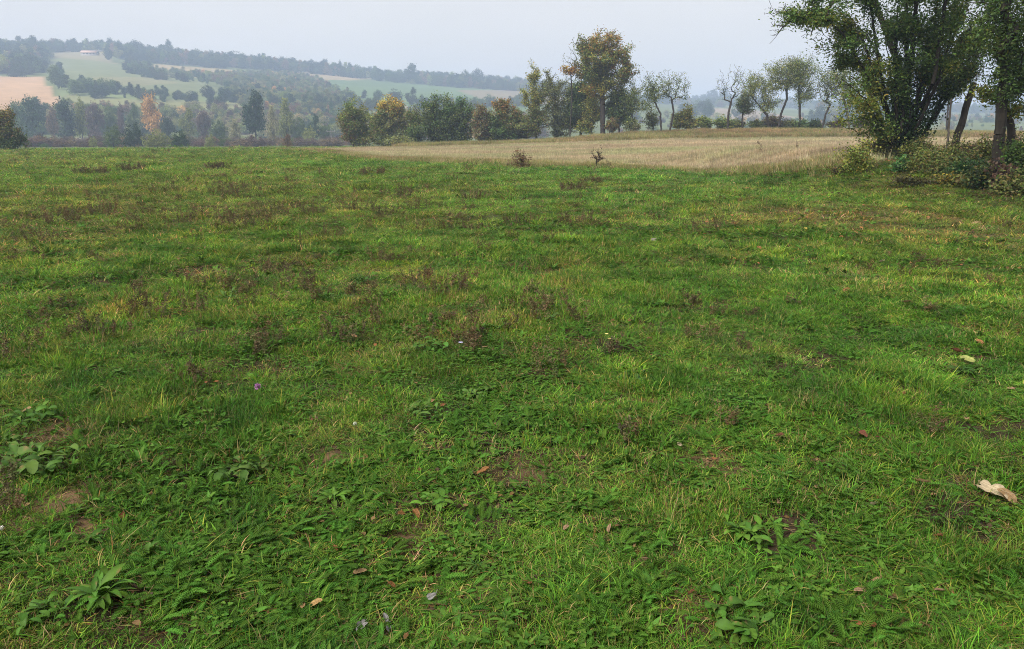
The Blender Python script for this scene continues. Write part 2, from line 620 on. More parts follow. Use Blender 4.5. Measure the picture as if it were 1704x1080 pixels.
# the far valley floor and hills: a polar sheet
HILL_FIELDS = [  # polygons in the photograph's pixels used to find where on the hillside each field lies, and its colour
    ([(72, 84), (175, 84), (190, 104), (250, 126), (330, 134), (365, 150), (330, 158), (240, 150), (150, 140), (95, 125)], (.135, .15, .068)),
    ([(72, 82), (178, 82), (192, 106), (150, 100), (90, 96)], (.20, .17, .10)),
    ([(150, 128), (250, 128), (300, 138), (240, 142), (150, 138)], (.18, .17, .085)),
    ([(-60, 126), (70, 128), (85, 150), (105, 175), (60, 185), (-60, 190)], (.36, .23, .14)),
    ([(465, 116), (545, 120), (620, 131), (560, 136), (500, 128)], (.26, .20, .12)),
    ([(520, 133), (640, 134), (760, 144), (850, 148), (900, 165), (860, 205), (700, 190), (580, 160)], (.085, .13, .05)),
    ([(760, 150), (880, 150), (960, 165), (960, 175), (820, 172)], (.17, .14, .09)),
    ([(205, 103), (345, 113), (400, 117), (350, 130), (265, 126)], (.26, .20, .11)),
    ([(400, 118), (470, 122), (440, 138), (380, 132)], (.20, .20, .09)),
    ([(90, 140), (150, 150), (240, 158), (400, 166), (400, 172), (100, 160)], (.14, .17, .07)),
    ([(1120, 178), (1250, 182), (1330, 196), (1200, 198)], (.22, .17, .12)),
    ([(1150, 200), (1450, 200), (1600, 225), (1100, 225)], (.12, .15, .07)),
    ([(110, 158), (230, 164), (400, 170), (400, 182), (240, 178), (110, 172)], (.17, .17, .075)),
    ([(420, 140), (520, 150), (580, 180), (560, 205), (440, 200), (400, 170)], (.13, .16, .06)),
    ([(560, 185), (900, 190), (900, 205), (560, 205)], (.16, .17, .08)),
    ([(40, 228), (230, 229), (260, 236), (40, 236)], (.22, .20, .12)),
    ([(300, 185), (430, 195), (430, 225), (350, 222)], (.16, .12, .09)),
    ([(640, 175), (720, 180), (720, 225), (640, 220)], (.24, .22, .15)),
]


def hill_colour(x, y):
    z = H(x, y)
    n = fbm(x * .02, y * .02, 91)[:, None]
    c = np.array([.10, .12, .045]) * (.7 + .6 * n)
    px, py, dep = project(np.stack([x, y, z], -1))
    for poly, cc in HILL_FIELDS:
        m = inside(px, py, poly) & (np.hypot(x, y) > 150) & (dep > 0)
        c[m] = np.array(cc) * (.85 + .3 * n[m])
    return c


rr = np.concatenate([np.linspace(104, 360, 36), np.linspace(368, 1560, 150), np.linspace(1580, 2300, 14)])
az = np.radians(np.linspace(-75, 75, 460))
Rg, Ag = np.meshgrid(rr, az, indexing='ij')
X = Rg * np.sin(Ag); Y = Rg * np.cos(Ag)
V = np.stack([X, Y, H(X, Y) - .5 * (1 - ss(128, 150, Rg))], -1).reshape(-1, 3)
i = np.arange(len(az) - 1)[None, :] + np.arange(len(rr) - 1)[:, None] * len(az)
Q = np.stack([i, i + 1, i + len(az) + 1, i + len(az)], -1).reshape(-1, 4)
a = Acc(); a.add(V, Q, hill_colour(V[:, 0], V[:, 1]))
tag(a.build("hills", M_HILL, smooth=True), "hazy hillside with fields and hedges beyond the valley", kind='structure')
ZTOP = float(V[:, 2].max())
ZLOW = float(min(V[:, 2].min(), -1.5))


# ------------------------------------------------------------------ scattering (only for grass and other uncountable stuff)
def points_object(name, P, rot, scl, idx, tint, templates, label):
    """points that carry small template meshes through geometry nodes"""
    me = bpy.data.meshes.new(name)
    me.vertices.add(len(P)); me.vertices.foreach_set('co', np.asarray(P, np.float32).ravel())
    for nm, arr, ty, key in (('rot', rot, 'FLOAT_VECTOR', 'vector'), ('scl', scl, 'FLOAT_VECTOR', 'vector'), ('idx', idx, 'INT', 'value')):
        at_ = me.attributes.new(nm, ty, 'POINT')
        at_.data.foreach_set(key, np.ascontiguousarray(arr, np.int32 if ty == 'INT' else np.float32).ravel())
    at_ = me.attributes.new('tint', 'FLOAT_COLOR', 'POINT')
    at_.data.foreach_set('color', np.concatenate([tint, np.ones((len(P), 1))], 1).astype(np.float32).ravel())
    o = bpy.data.objects.new(name, me)
    col.objects.link(o)
    g = bpy.data.node_groups.new(name + "_scatter", 'GeometryNodeTree')
    g.interface.new_socket('Geometry', in_out='INPUT', socket_type='NodeSocketGeometry')
    g.interface.new_socket('Geometry', in_out='OUTPUT', socket_type='NodeSocketGeometry')
    gi = g.nodes.new('NodeGroupInput'); go = g.nodes.new('NodeGroupOutput')

    def named(nm, ty):
        n = g.nodes.new('GeometryNodeInputNamedAttribute'); n.data_type = ty; n.inputs['Name'].default_value = nm
        return n.outputs[0]
    join = g.nodes.new('GeometryNodeJoinGeometry')
    for k, tm in enumerate(templates):
        oi = g.nodes.new('GeometryNodeObjectInfo')
        oi.inputs['Object'].default_value = tm
        iop = g.nodes.new('GeometryNodeInstanceOnPoints')
        cmp_ = g.nodes.new('FunctionNodeCompare'); cmp_.data_type = 'INT'; cmp_.operation = 'EQUAL'
        g.links.new(named('idx', 'INT'), cmp_.inputs[2]); cmp_.inputs[3].default_value = k
        g.links.new(gi.outputs[0], iop.inputs['Points'])
        g.links.new(cmp_.outputs[0], iop.inputs['Selection'])
        g.links.new(oi.outputs['Geometry'], iop.inputs['Instance'])
        g.links.new(named('rot', 'FLOAT_VECTOR'), iop.inputs['Rotation'])
        g.links.new(named('scl', 'FLOAT_VECTOR'), iop.inputs['Scale'])
        g.links.new(iop.outputs[0], join.inputs[0])
    g.links.new(join.outputs[0], go.inputs[0])
    md = o.modifiers.new("scatter", 'NODES'); md.node_group = g
    tag(o, label, kind='stuff')
    return o


def template(name, acc, mats):
    return bpy.data.objects.new(name, acc.mesh(name, mats))     # a source mesh, never placed in the scene itself


def blades(acc, n, rad, lo, hi, w, lean, curl, pal, rng, seg=3, tipdry=.0):
    """n thin arching grass blades rooted in a disc"""
    q = np.sqrt(rng.uniform(size=n)) * rad; th = rng.uniform(0, 6.283, n)
    b = np.stack([q * np.cos(th), q * np.sin(th), np.full(n, -.012)], 1)
    L = rng.uniform(lo, hi, n) * rng.uniform(.7, 1, n)
    ph = np.where(rng.uniform(size=n) < .6, th, rng.uniform(0, 6.283, n)) + rng.normal(size=n) * .7
    out = np.stack([np.cos(ph), np.sin(ph), np.zeros(n)], 1)
    side = np.stack([-np.sin(ph + rng.normal(size=n) * .5), np.cos(ph + rng.normal(size=n) * .5), np.zeros(n)], 1)
    a0 = np.abs(rng.normal(size=n)) * lean; cu = curl * rng.uniform(.3, 1.4, n)
    W = w * rng.uniform(.6, 1.3, n)
    pts = [b]
    for k in range(1, seg + 1):
        an = np.minimum(a0 + cu * (k - .5) / seg, 2.3)
        pts.append(pts[-1] + (out * np.sin(an)[:, None] + np.array([0, 0, 1.]) * np.cos(an)[:, None]) * (L / seg)[:, None])
    vs = []
    for k in range(seg):
        wk = W * (1 - .55 * k / seg) * .5
        vs += [pts[k] - side * wk[:, None], pts[k] + side * wk[:, None]]
    vs.append(pts[seg])
    v = np.stack(vs, 1)
    nv = 2 * seg + 1
    off = np.arange(n)[:, None, None] * nv
    q = np.array([[2 * k, 2 * k + 1, 2 * k + 3, 2 * k + 2] for k in range(seg - 1)])
    tr = np.array([[2 * seg - 2, 2 * seg - 1, 2 * seg]])
    c = pick(pal, n, rng, .25)
    cc = np.repeat(c[:, None], nv, 1)
    if tipdry:
        d = (rng.uniform(size=n) < tipdry)
        cc[d, -1] = [.26, .17, .06]; cc[d, -3:-1] = cc[d, -3:-1] * .5 + np.array([.26, .17, .06]) * .5
    fl = [(off + tr[None]).reshape(-1, 3)]
    if seg > 1: fl.append((off + q[None]).reshape(-1, 4))
    acc.add(v.reshape(-1, 3), fl, cc.reshape(-1, 3))


G_DEEP, G_MID, G_BRI, G_YEL = (.042, .112, .014), (.073, .172, .017), (.108, .234, .021), (.195, .230, .029)
G_STRAW, G_RUST, G_BLUE = (.30, .225, .095), (.16, .075, .026), (.045, .095, .030)
PAL_TURF = [(3, G_DEEP), (4, G_MID), (3, G_BRI), (1.2, G_YEL), (.55, G_STRAW), (.35, G_RUST)]
PAL_LONG = [(2, G_DEEP), (4, G_MID), (4, G_BRI), (2, G_YEL), (.5, G_STRAW)]
PAL_DRY = [(4, G_STRAW), (2, (.20, .14, .06)), (1.5, G_RUST), (1, G_YEL)]
tr_ = np.random.default_rng(101)
T_CRUMB = []
T_TURF, T_LONG, T_DRY, T_YARROW, T_HERB, T_LITTER, T_STALK = [], [], [], [], [], [], []
for k in range(5):
    a = Acc(); blades(a, 105, .115, .025, .082, .0032, .6, 1.1, PAL_TURF, tr_, 3, .12); T_TURF.append(template("turf_source", a, M_GRASS))
for k in range(4):
    a = Acc(); blades(a, 60, .05, .06, .155, .0034, .4, 1.35, PAL_LONG, tr_, 4, .15); T_LONG.append(template("bunch_source", a, M_GRASS))
for k in range(3):
    a = Acc(); blades(a, 40, .07, .05, .16, .0026, .6, 1.2, PAL_DRY, tr_, 3); T_DRY.append(template("straw_source", a, M_GRASS))


def fern_leaf(acc, base, ang, L, lift, c, rng):
    """feathery yarrow leaf: rib with many tiny toothed pinnae"""
    o = np.array([math.cos(ang), math.sin(ang), 0]); s = np.array([-math.sin(ang), math.cos(ang), 0])
    n = 15
    p = np.array(base, float); an = lift
    A, B, R1, R2 = [], [], [], []
    vs, fs = [], []
    for k in range(n):
        d = o * math.cos(an) + np.array([0, 0, math.sin(an)])
        p2 = p + d * L / n
        A.append(p); B.append(p2)
        up = np.cross(s, d) * -1
        w = L * .17 * math.sin(math.pi * (k + 1.2) / (n + 1.6)) ** .7
        for sg in (-1, 1):
            e = p + (s * sg * .9 + d * .45 + up * .25 * rng.uniform(.2, 1.2)) * w * rng.uniform(.8, 1.2)
            h = d * L / n * .42
            mid = (p + e) / 2
            i0 = len(vs)
            vs += [p - h * .5, e, p + h * .6, mid + h * 1.5 + up * w * .1, mid - h * 1.2 + up * w * .1, e + h]
            fs += [[i0, i0 + 1, i0 + 2], [i0 + 2, i0 + 3, i0 + 1], [i0, i0 + 4, i0 + 1], [i0 + 1, i0 + 5, i0 + 2]]
        an -= rng.uniform(.03, .13)
        p = p2
    acc.add(vs, np.array(fs), np.array(c))
    tubes(acc, np.array(A), np.array(B), np.full(n, .0009), np.full(n, .0008), np.array(c) * 1.3, 3)


for k in range(5):
    a = Acc()
    for q in range(13):
        th = tr_.uniform(0, 6.283); rd = tr_.uniform(0, .07)
        fern_leaf(a, (rd * math.cos(th), rd * math.sin(th), 0), th + tr_.normal() * .5, tr_.uniform(.045, .095), tr_.uniform(.35, 1.35),
                  np.array([.062, .150, .018]) * tr_.uniform(.7, 1.4) * np.array([tr_.uniform(.85, 1.25), 1, 1]), tr_)
    T_YARROW.append(template("yarrow_source", a, M_GRASS))


def strip_leaf(acc, base, ang, L, W, lift, bend, c, rng, seg=6, wprof=None, twist=0.0, cup=.25):
    """broad leaf: a bent strip, wide in the middle, with a raised margin either side of the rib"""
    o = np.array([math.cos(ang), math.sin(ang), 0]); s = np.array([-math.sin(ang), math.cos(ang), 0])
    p = np.array(base, float); an = lift
    vs, cs = [], []
    for k in range(seg + 1):
        t_ = k / seg
        d = o * math.cos(an) + np.array([0, 0, math.sin(an)])
        up = np.cross(d, s); up = up if up[2] > 0 else -up
        w = W * .5 * (wprof(t_) if wprof else math.sin(math.pi * min(.985, .06 + .94 * t_ ** .8)) ** .75)
        s2 = s * math.cos(twist * t_) + up * math.sin(twist * t_)
        wob = rng.uniform(.78, 1.2)
        vs += [p - s2 * w * wob + up * w * cup, p, p + s2 * w * wob + up * w * cup]
        g1, g2 = rng.uniform(.72, 1.2, 2)
        edge = np.array([.20, .13, .05]) if (seg > 5 and rng.uniform() < .07) else None
        cs += [np.array(c) * g1 if edge is None else edge, np.array(c) * 1.25, np.array(c) * g2]
        p = p + d * L / seg
        an -= bend / seg * rng.uniform(.6, 1.4)
    f = []
    for k in range(seg):
        for j in (0, 1):
            f.append([3 * k + j, 3 * k + j + 1, 3 * k + j + 4, 3 * k + j + 3])
    acc.add(vs, np.array(f), np.array(cs))


for k in range(5):
    a = Acc()
    kind = k % 3
    for q in range(24 if kind == 0 else 14):
        th = tr_.uniform(0, 6.283); rd = math.sqrt(tr_.uniform()) * .10
        x0, y0 = rd * math.cos(th), rd * math.sin(th)
        h = tr_.uniform(.012, .05)
        c = np.array([.052, .122, .016]) * tr_.uniform(.7, 1.35) * np.array([tr_.uniform(.85, 1.3), 1, 1])
        if kind == 0:       # clover: three round leaflets on a stalk
            tubes(a, np.array([[x0 * .8, y0 * .8, -.01]]), np.array([[x0, y0, h]]), [.0008], [.0007], c, 3)
            t0 = tr_.uniform(0, 2)
            for j in range(3):
                strip_leaf(a, (x0, y0, h), t0 + j * 2.09, tr_.uniform(.010, .017), .012, .2, .2, c, tr_, 3)
        else:               # small oval leaves
            strip_leaf(a, (x0 * .6, y0 * .6, .0), th + tr_.normal() * .6, tr_.uniform(.03, .065), tr_.uniform(.010, .020), tr_.uniform(.2, 1.1), 1.0, c, tr_, 4)
    T_HERB.append(template("herb_source", a, M_GRASS))

T_BROAD = []
for k in range(5):
    a = Acc()
    for q in range(9):
        strip_leaf(a, (tr_.normal() * .012, tr_.normal() * .012, .008), q * 2.4 + tr_.normal() * .4, tr_.uniform(.04, .085), tr_.uniform(.014, .028), tr_.uniform(.3, 1.2), tr_.uniform(.5, 1.4),
                   np.array([.058, .130, .017]) * tr_.uniform(.7, 1.35) * np.array([tr_.uniform(.85, 1.3), 1, tr_.uniform(.9, 1.3)]), tr_, 5, None, tr_.normal() * .4, .25)
    T_BROAD.append(template("broad_source", a, M_GRASS))
for k in range(4):
    a = Acc(); n = 46
    b = np.stack([tr_.uniform(-.12, .12, n), tr_.uniform(-.12, .12, n), tr_.uniform(.004, .035, n)], 1)
    th = tr_.uniform(0, 6.283, n); d = np.stack([np.cos(th), np.sin(th), tr_.normal(size=n) * .16], 1) * tr_.uniform(.02, .07, (n, 1))
    tubes(a, b - d * .5, b + d * .5, np.full(n, .0012), np.full(n, .0008), pick([(2, G_STRAW), (3, (.13, .085, .045)), (2, (.075, .045, .026)), (1, G_RUST)], n, tr_), 3)
    n = 12
    b = np.stack([tr_.uniform(-.12, .12, n), tr_.uniform(-.12, .12, n), tr_.uniform(.004, .02, n)], 1)
    leaves(a, b, .028, pick([(2, (.14, .075, .03)), (2, (.07, .045, .028)), (1, (.22, .14, .06))], n, tr_), tr_, up=.8, aspect=.6, fine=True)
    T_LITTER.append(template("litter_source", a, M_GRASS))


for k in range(3):
    a = Acc(); n = 3
    b = np.stack([tr_.uniform(-.25, .25, n), tr_.uniform(-.25, .25, n), tr_.uniform(.02, .06, n)], 1)
    leaves(a, b, .055, pick([(3, (.36, .22, .11)), (2, (.28, .12, .05)), (1, (.42, .33, .2)), (1, (.36, .28, .07))], n, tr_), tr_, up=.9, aspect=.65, fine=True)
    T_CRUMB.append(template("crumb_source", a, M_GRASS))


def stalks(acc, n, rad, lo, hi, thick, pal, rng, heads=True, hs=.012, spread=.25, branch=3):
    """upright dead stems with small twigs and seed heads"""
    A, B, ra, rb, cs, hp, hc = [], [], [], [], [], [], []
    for k in range(n):
        q = math.sqrt(rng.uniform()) * rad; th = rng.uniform(0, 6.283)
        p = np.array([q * math.cos(th), q * math.sin(th), -.02]); L = rng.uniform(lo, hi)
        d = np.array([math.cos(th) * spread * rng.uniform(0, 1.6), math.sin(th) * spread * rng.uniform(0, 1.6), 1.])
        c = pick(pal, 1, rng)[0]
        sg = 4
        for j in range(sg):
            d = d + rng.normal(size=3) * .10; d = d / np.linalg.norm(d)
            p2 = p + d * L / sg
            A.append(p); B.append(p2); ra.append(thick * (1 - .15 * j)); rb.append(thick * (1 - .15 * (j + 1))); cs.append(c)
            if j >= 1:
                for m in range(branch):
                    e = d * .7 + norm(rng.normal(size=3)) * .75; e = e / np.linalg.norm(e)
                    b0 = p + (p2 - p) * rng.uniform(); b1 = b0 + e * L * rng.uniform(.08, .22)
                    A.append(b0); B.append(b1); ra.append(thick * .55); rb.append(thick * .35); cs.append(c)
                    hp += [b1, (b0 + b1) / 2]; hc += [c, c]
            p = p2
        hp.append(p); hc.append(c)
    tubes(acc, np.array(A), np.array(B), np.array(ra), np.array(rb), np.array(cs), 3)
    if heads:
        hp = np.array(hp); hc = np.array(hc)
        m = 4
        pp = np.repeat(hp, m, 0) + rng.normal(size=(len(hp) * m, 3)) * hs * .55
        leaves(acc, pp, hs, np.repeat(hc, m, 0) * rng.uniform(.6, 1.3, (len(pp), 1)), rng, up=.1, aspect=.7)


PAL_WEED = [(3, (.11, .086, .042)), (2, (.145, .108, .054)), (1.5, (.07, .056, .032)), (1, (.13, .08, .04)), (2, (.10, .105, .036))]
PAL_TAN = [(3, (.28, .20, .10)), (2, (.20, .145, .075)), (1, (.16, .11, .06))]
for k in range(4):
    a = Acc(); stalks(a, 5, .07, .12, .27, .0016, PAL_WEED, tr_, True, .014); T_STALK.append(template("stalk_source", a, M_GRASS))


def frand(n, d0, d1, power, rng, amax=.70):
    """random ground points in front of the camera, thinning with distance as d^-power"""
    u = rng.uniform(size=n)
    e = 2 - power
    if abs(e) < 1e-6: d = d0 * (d1 / d0) ** u
    else: d = (d0 ** e + u * (d1 ** e - d0 ** e)) ** (1 / e)
    th = rng.uniform(-1, 1, n) * (amax + .42 * np.exp(-(d - 1.5) / 4))
    return d * np.sin(th), d * np.cos(th), d


def compose(sets):
    return [np.concatenate(z) for z in zip(*sets)]


def layer(n, d0, d1, power, ntm, first, rng, sref, sexp, zexp, keep, tintf, hvar=.5, tilt=.12):
    x, y, d = frand(n, d0, d1, power, rng)
    k = rng.uniform(size=n) < keep(x, y)
    x, y, d = x[k], y[k], d[k]; n = len(x)
    P = np.stack([x, y, H(x, y)], 1)
    rot = np.stack([rng.normal(size=n) * tilt, rng.normal(size=n) * tilt, rng.uniform(0, 6.283, n)], 1)
    s = np.maximum(d / sref, 1)
    hv = (.45 + hvar * .7 * fbm(x * .9, y * .9, 131) + hvar * 1.35 * ss(.42, .72, fbm(x * 2.7, y * 2.7, 132, 2)) * ss(.3, .6, fbm(x * .55, y * .55, 133))) * rng.uniform(.72, 1.28, n)
    sx = s ** sexp * rng.uniform(.8, 1.25, n)
    sz = s ** zexp * hv
    return P, rot, np.stack([sx, sx, sz], 1), first + rng.integers(0, ntm, n), tintf(x, y, n, rng)


def sward_tint(x, y, n, rng):
    yel, brn, e = grass_tint(x, y)
    t_ = np.ones((n, 3)) * (.72 + .7 * fbm(x * .8, y * .8, 141)[:, None])
    q1 = fbm(x * 2.3, y * 2.3, 142, 2)[:, None]; q2 = fbm(x * 3.1, y * 3.1, 143, 2)[:, None]; q3 = fbm(x * 1.9, y * 1.9, 144, 2)[:, None]
    t_ = t_ * (1 + ss(.55, .72, q1) * np.array([.42, .30, .1]) * (.35 + .65 * ss(3.5, 8, np.hypot(x, y)))[:, None])          # fresh lime tufts
    t_ = t_ * (1 - ss(.55, .72, q2) * np.array([.5, .38, .25]))          # dark blue-green tufts
    t_ = t_ * (1 + ss(.60, .74, q3) * np.array([.42, .08, .45]))          # yellowed tufts
    d = np.hypot(x, y)
    yl = (yel * (.35 + .5 * ss(5, 14, d)) + .22 * ss(8, 40, d) - .22 * (1 - ss(4, 9, d)))[:, None]
    t_ = t_ * (1 + yl * np.array([.34, .04, .30]))
    b = np.clip(brn * .45 + zone(x, y, BROWNZ) * .55, 0, 1)[:, None]
    t_ = t_ * (1 + b * np.array([.18, -.2, .15]))
    g = zone(x, y, BRIGHTZ)[:, None]
    t_ = t_ * (1 + g * np.array([-.22, .10, .05]))
    q = zone(x, y, PALEZ)[:, None]
    t_ = t_ * (1 + q * np.array([.22, -.04, .3]))
    return t_ * rng.uniform(.62, 1.32, (n, 1)) * rng.uniform(.92, 1.08, (n, 3))


def flat_tint(x, y, n, rng):
    return rng.uniform(.75, 1.25, (n, 1)) * np.ones((n, 3))


def not_stubble(x, y):
    k = np.where(stubble_mask(x, y), 0, 1.) * np.where((y > MARGIN_Y - 1) & (x > -20), 0, 1)
    return k * (1 - np.minimum(1, 1.05 * zone(x, y, DARKZ))) * (1 - np.minimum(1, 1.25 * zone(x, y, SOILZ))) * (1 - .9 * zone(x, y, WEEDZ))


YARROWZ = [pz(330, 960, 330, 150, 1.), pz(80, 900, 120, 90, .6), pz(600, 900, 160, 150, .8), pz(860, 700, 150, 60, .6), pz(1000, 780, 260, 120, .7), pz(1320, 720, 120, 60, .4), pz(900, 1000, 150, 80, .5)]
CLOVERZ = [pz(1440, 890, 110, 70, 1.), pz(1450, 1000, 170, 70, .9), pz(470, 735, 60, 30, 1.), pz(880, 940, 160, 60, .6), pz(60, 1010, 90, 50, .6), pz(400, 640, 200, 60, .5), pz(700, 620, 150, 50, .5)]
r1 = np.random.default_rng(201)
k_thin = lambda x, y: not_stubble(x, y) * (1 - .55 * zone(x, y, PALEZ)) * (.16 + .84 * ss(.34, .52, fbm(x * 2.6, y * 2.6, 151)))
sets = [
    layer(29000, 1.5, 9, .55, 5, 0, r1, 5, .8, .3, lambda x, y: k_thin(x, y) * (1 - .55 * zone(x, y, YARROWZ)), sward_tint),
    layer(62000, 8, 112, 1.4, 5, 0, r1, 5, .8, .34, k_thin, sward_tint),
    layer(9000, 1.5, 12, .5, 4, 5, r1, 6, .7, .25, lambda x, y: not_stubble(x, y) * ss(.46, .66, fbm(x * 1.1, y * 1.1, 161)) * (1 - .5 * zone(x, y, YARROWZ)), sward_tint),
    layer(26000, 10, 112, 1.35, 4, 5, r1, 6, .75, .28, lambda x, y: not_stubble(x, y) * ss(.40, .62, fbm(x * .5, y * .5, 162)), sward_tint),
    layer(10000, 2.2, 70, 1.1, 4, 5, r1, 3.2, .55, .34, lambda x, y: not_stubble(x, y) * ss(.56, .70, fbm(x * 1.7, y * 1.7, 163, 2)) * (1 - .5 * zone(x, y, PALEZ)), lambda x, y, n, rng: sward_tint(x, y, n, rng) * np.array([1.12, 1.12, 1.0])),
    layer(13000, 1.6, 112, 1.2, 3, 9, r1, 6, .75, .25, lambda x, y: not_stubble(x, y) * (.10 + .7 * ss(.57, .70, fbm(x * 1.6, y * 1.6, 171)) + .35 * zone(x, y, PALEZ)), flat_tint),
]
P, rot, scl, idx, tint = compose(sets)
points_object("grass", P, rot, scl, idx, tint, T_TURF + T_LONG + T_DRY, "short uneven green grass with yellow and dry blades over the whole meadow")

sets = [
    layer(36000, 1.5, 14, .8, 5, 0, r1, 6, .6, .2, lambda x, y: np.clip(zone(x, y, YARROWZ) * .9 + .22, 0, 1) * not_stubble(x, y) * ss(.30, .55, fbm(x * 1.7, y * 1.7, 181)), flat_tint),
    layer(16000, 1.5, 30, 1.0, 5, 5, r1, 6, .7, .25, lambda x, y: np.clip(zone(x, y, CLOVERZ) * .9 + .22 * ss(.45, .65, fbm(x * 1.3, y * 1.3, 191)) + .03, 0, 1) * not_stubble(x, y), flat_tint),
    layer(14000, 1.7, 45, .95, 5, 10, r1, 5, .55, .25, lambda x, y: not_stubble(x, y) * (.12 + .88 * ss(.48, .64, fbm(x * 1.2, y * 1.2, 195, 2))) * (1 - .6 * zone(x, y, PALEZ)), flat_tint, .3),
]
P, rot, scl, idx, tint = compose(sets)
points_object("low_herbs", P, rot, scl, idx, tint, T_YARROW + T_HERB + T_BROAD, "feathery yarrow and small clover leaves low among the grass")

sets = [layer(11000, 1.5, 40, 1.1, 4, 0, r1, 5, .7, .3, lambda x, y: (.35 + .4 * zone(x, y, PALEZ) + .65 * zone(x, y, DARKZ)) * np.where(stubble_mask(x, y), 0, 1), flat_tint, .2, .06),
        layer(2600, 3, 40, .9, 3, 4, r1, 9, .5, .2, lambda x, y: np.clip(.85 * ss(1.0, 9.0, x + .18 * (y - 6)) * ss(4, 7, y), 0.03, 1) * np.where(stubble_mask(x, y), 0, 1), flat_tint, .2, .1)]
P, rot, scl, idx, tint = compose(sets)
points_object("plant_litter", P, rot, scl, idx, tint, T_LITTER + T_CRUMB, "brown dead straw and leaf crumbs on the soil between the grass")

sets = [layer(17000, 2.2, 100, 1.25, 4, 0, r1, 12, .55, .3, lambda x, y: np.clip(.02 + .12 * ss(.5, .7, fbm(x * .6, y * .6, 211)) + .72 * zone(x, y, BROWNZ), 0, 1) * ss(3.2, 7, np.hypot(x, y)) * not_stubble(x, y) * ss(.35, .6, fbm(x * .9, y * .9, 212)), flat_tint, .4, .15)]
P, rot, scl, idx, tint = compose(sets)
points_object("dead_stalks", P, rot, scl, idx, tint, T_STALK, "thin dead brown weed stalks scattered through the grass")

# stubble straw and the rough grass of the far margin
T_STUB, T_ROUGH = [], []
for k in range(4):
    a = Acc(); blades(a, 60, .5, .10, .36, .010, .18, .3, [(4, (.43, .345, .225)), (3, (.31, .24, .155)), (1.5, (.48, .40, .28)), (1.3, (.20, .20, .09))], tr_, 2)
    T_STUB.append(template("stubble_source", a, M_GRASS))
for k in range(3):
    a = Acc(); blades(a, 80, .55, .2, .8, .018, .25, .6, [(3, (.14, .20, .045)), (2, (.26, .25, .08)), (2.6, (.42, .31, .16)), (1., (.22, .14, .08))], tr_, 3)
    T_ROUGH.append(template("rough_source", a, M_GRASS))


def stub_tint(x, y, n, rng):
    b = fbm(x * .035, y * .45, 221)
    t_ = (.78 + .75 * b)[:, None] * np.ones((n, 3)) * (1 + .36 * np.sin(y * 2.4 + x * .12))[:, None]
    g = ss(.48, .68, fbm(x * .07, y * .22, 222))[:, None]
    t_ = t_ * (1 + g * np.array([-.2, -.02, -.2]))
    return t_ * rng.uniform(.85, 1.15, (n, 1))


n = 95000
x = r1.uniform(-30, 70, n); y = 20 + (MARGIN_Y - 20) * r1.uniform(size=n) ** 1.15
k = stubble_mask(x, y); x, y = x[k], y[k]; n = len(x)
s = r1.uniform(.7, 1.15, n)
hgt = 1.0 * np.where(r1.uniform(size=n) < .05, 1.5, 1.0) * (.6 + .75 * fbm(x * .3, y * .3, 231))
points_object("stubble_straw", np.stack([x, y, H(x, y)], 1), np.stack([r1.normal(size=n) * .08, r1.normal(size=n) * .08, r1.uniform(0, 6.28, n)], 1),
              np.stack([s, s, hgt], 1), r1.integers(0, 4, n), stub_tint(x, y, n, r1), T_STUB, "short tan straw standing across the stubble field")
n = 20000
x = r1.uniform(-20, 85, n); y = r1.uniform(MARGIN_Y - .5, 106, n)
s = r1.uniform(.8, 1.3, n)
x3 = r1.uniform(_eb[0, 0], _eb[-2, 0], 3600); y3 = np.interp(x3, _eb[:, 0], _eb[:, 1]) + r1.normal(size=3600) * 1.0 + .5
x2 = r1.uniform(-75, -10, 1500); y2 = r1.uniform(97, 104, 1500)
x = np.concatenate([x, x2, x3]); y = np.concatenate([y, y2, y3]); n = len(x); s = r1.uniform(.7, 1.2, n) * np.where(y < 80, .6, 1)
hv = np.where(y < 80, .5, np.where(x < -14, .35, 1.)) * (.5 + 1.0 * fbm(x * .25, y * .25, 232))
rt_ = flat_tint(x, y, n, r1) * (.55 + .9 * fbm(x * .35, y * .5, 241))[:, None] * (1 + ss(.5, .65, fbm(x * .12, y * .3, 242))[:, None] * np.array([.06, -.14, .0]))
points_object("rough_grass", np.stack([x, y, H(x, y)], 1), np.stack([r1.normal(size=n) * .1, r1.normal(size=n) * .1, r1.uniform(0, 6.28, n)], 1),
              np.stack([s, s, hv], 1), r1.integers(0, 3, n), rt_, T_ROUGH, "tall rough grass along the far edge of the fields")

#PART2
# ------------------------------------------------------------------ trees of the field edge (about 100 m away) and the hedge
BARK_GREY, BARK_DARK, BARK_PALE = (.085, .075, .062), (.040, .034, .028), (.16, .145, .12)
L_OLIVE, L_DARK, L_MID, L_YELG = (.165, .185, .050), (.075, .120, .036), (.125, .185, .048), (.30, .31, .07)
L_ORANGE, L_RUST, L_YELLOW, L_BROWN, L_GREY = (.40, .255, .06), (.28, .155, .05), (.52, .42, .08), (.24, .17, .08), (.22, .24, .13)


LEAFY = 1.55


def world_blobs(blobs, Y, rng, depth=.85):
    out = []
    for b in blobs:
        px, py, rx, ry = b[:4]
        dy = b[4] if len(b) > 4 else 0.0
        c = at(px, py, Y + dy)
        k = np.linalg.norm(ray(px, py)) * 0 + (Y + dy) / ray(px, py)[1]
        R = np.array([rx / F * k, 0, ry / F * k]); R[1] = R[0] * depth
        out.append((c, R))
    return out


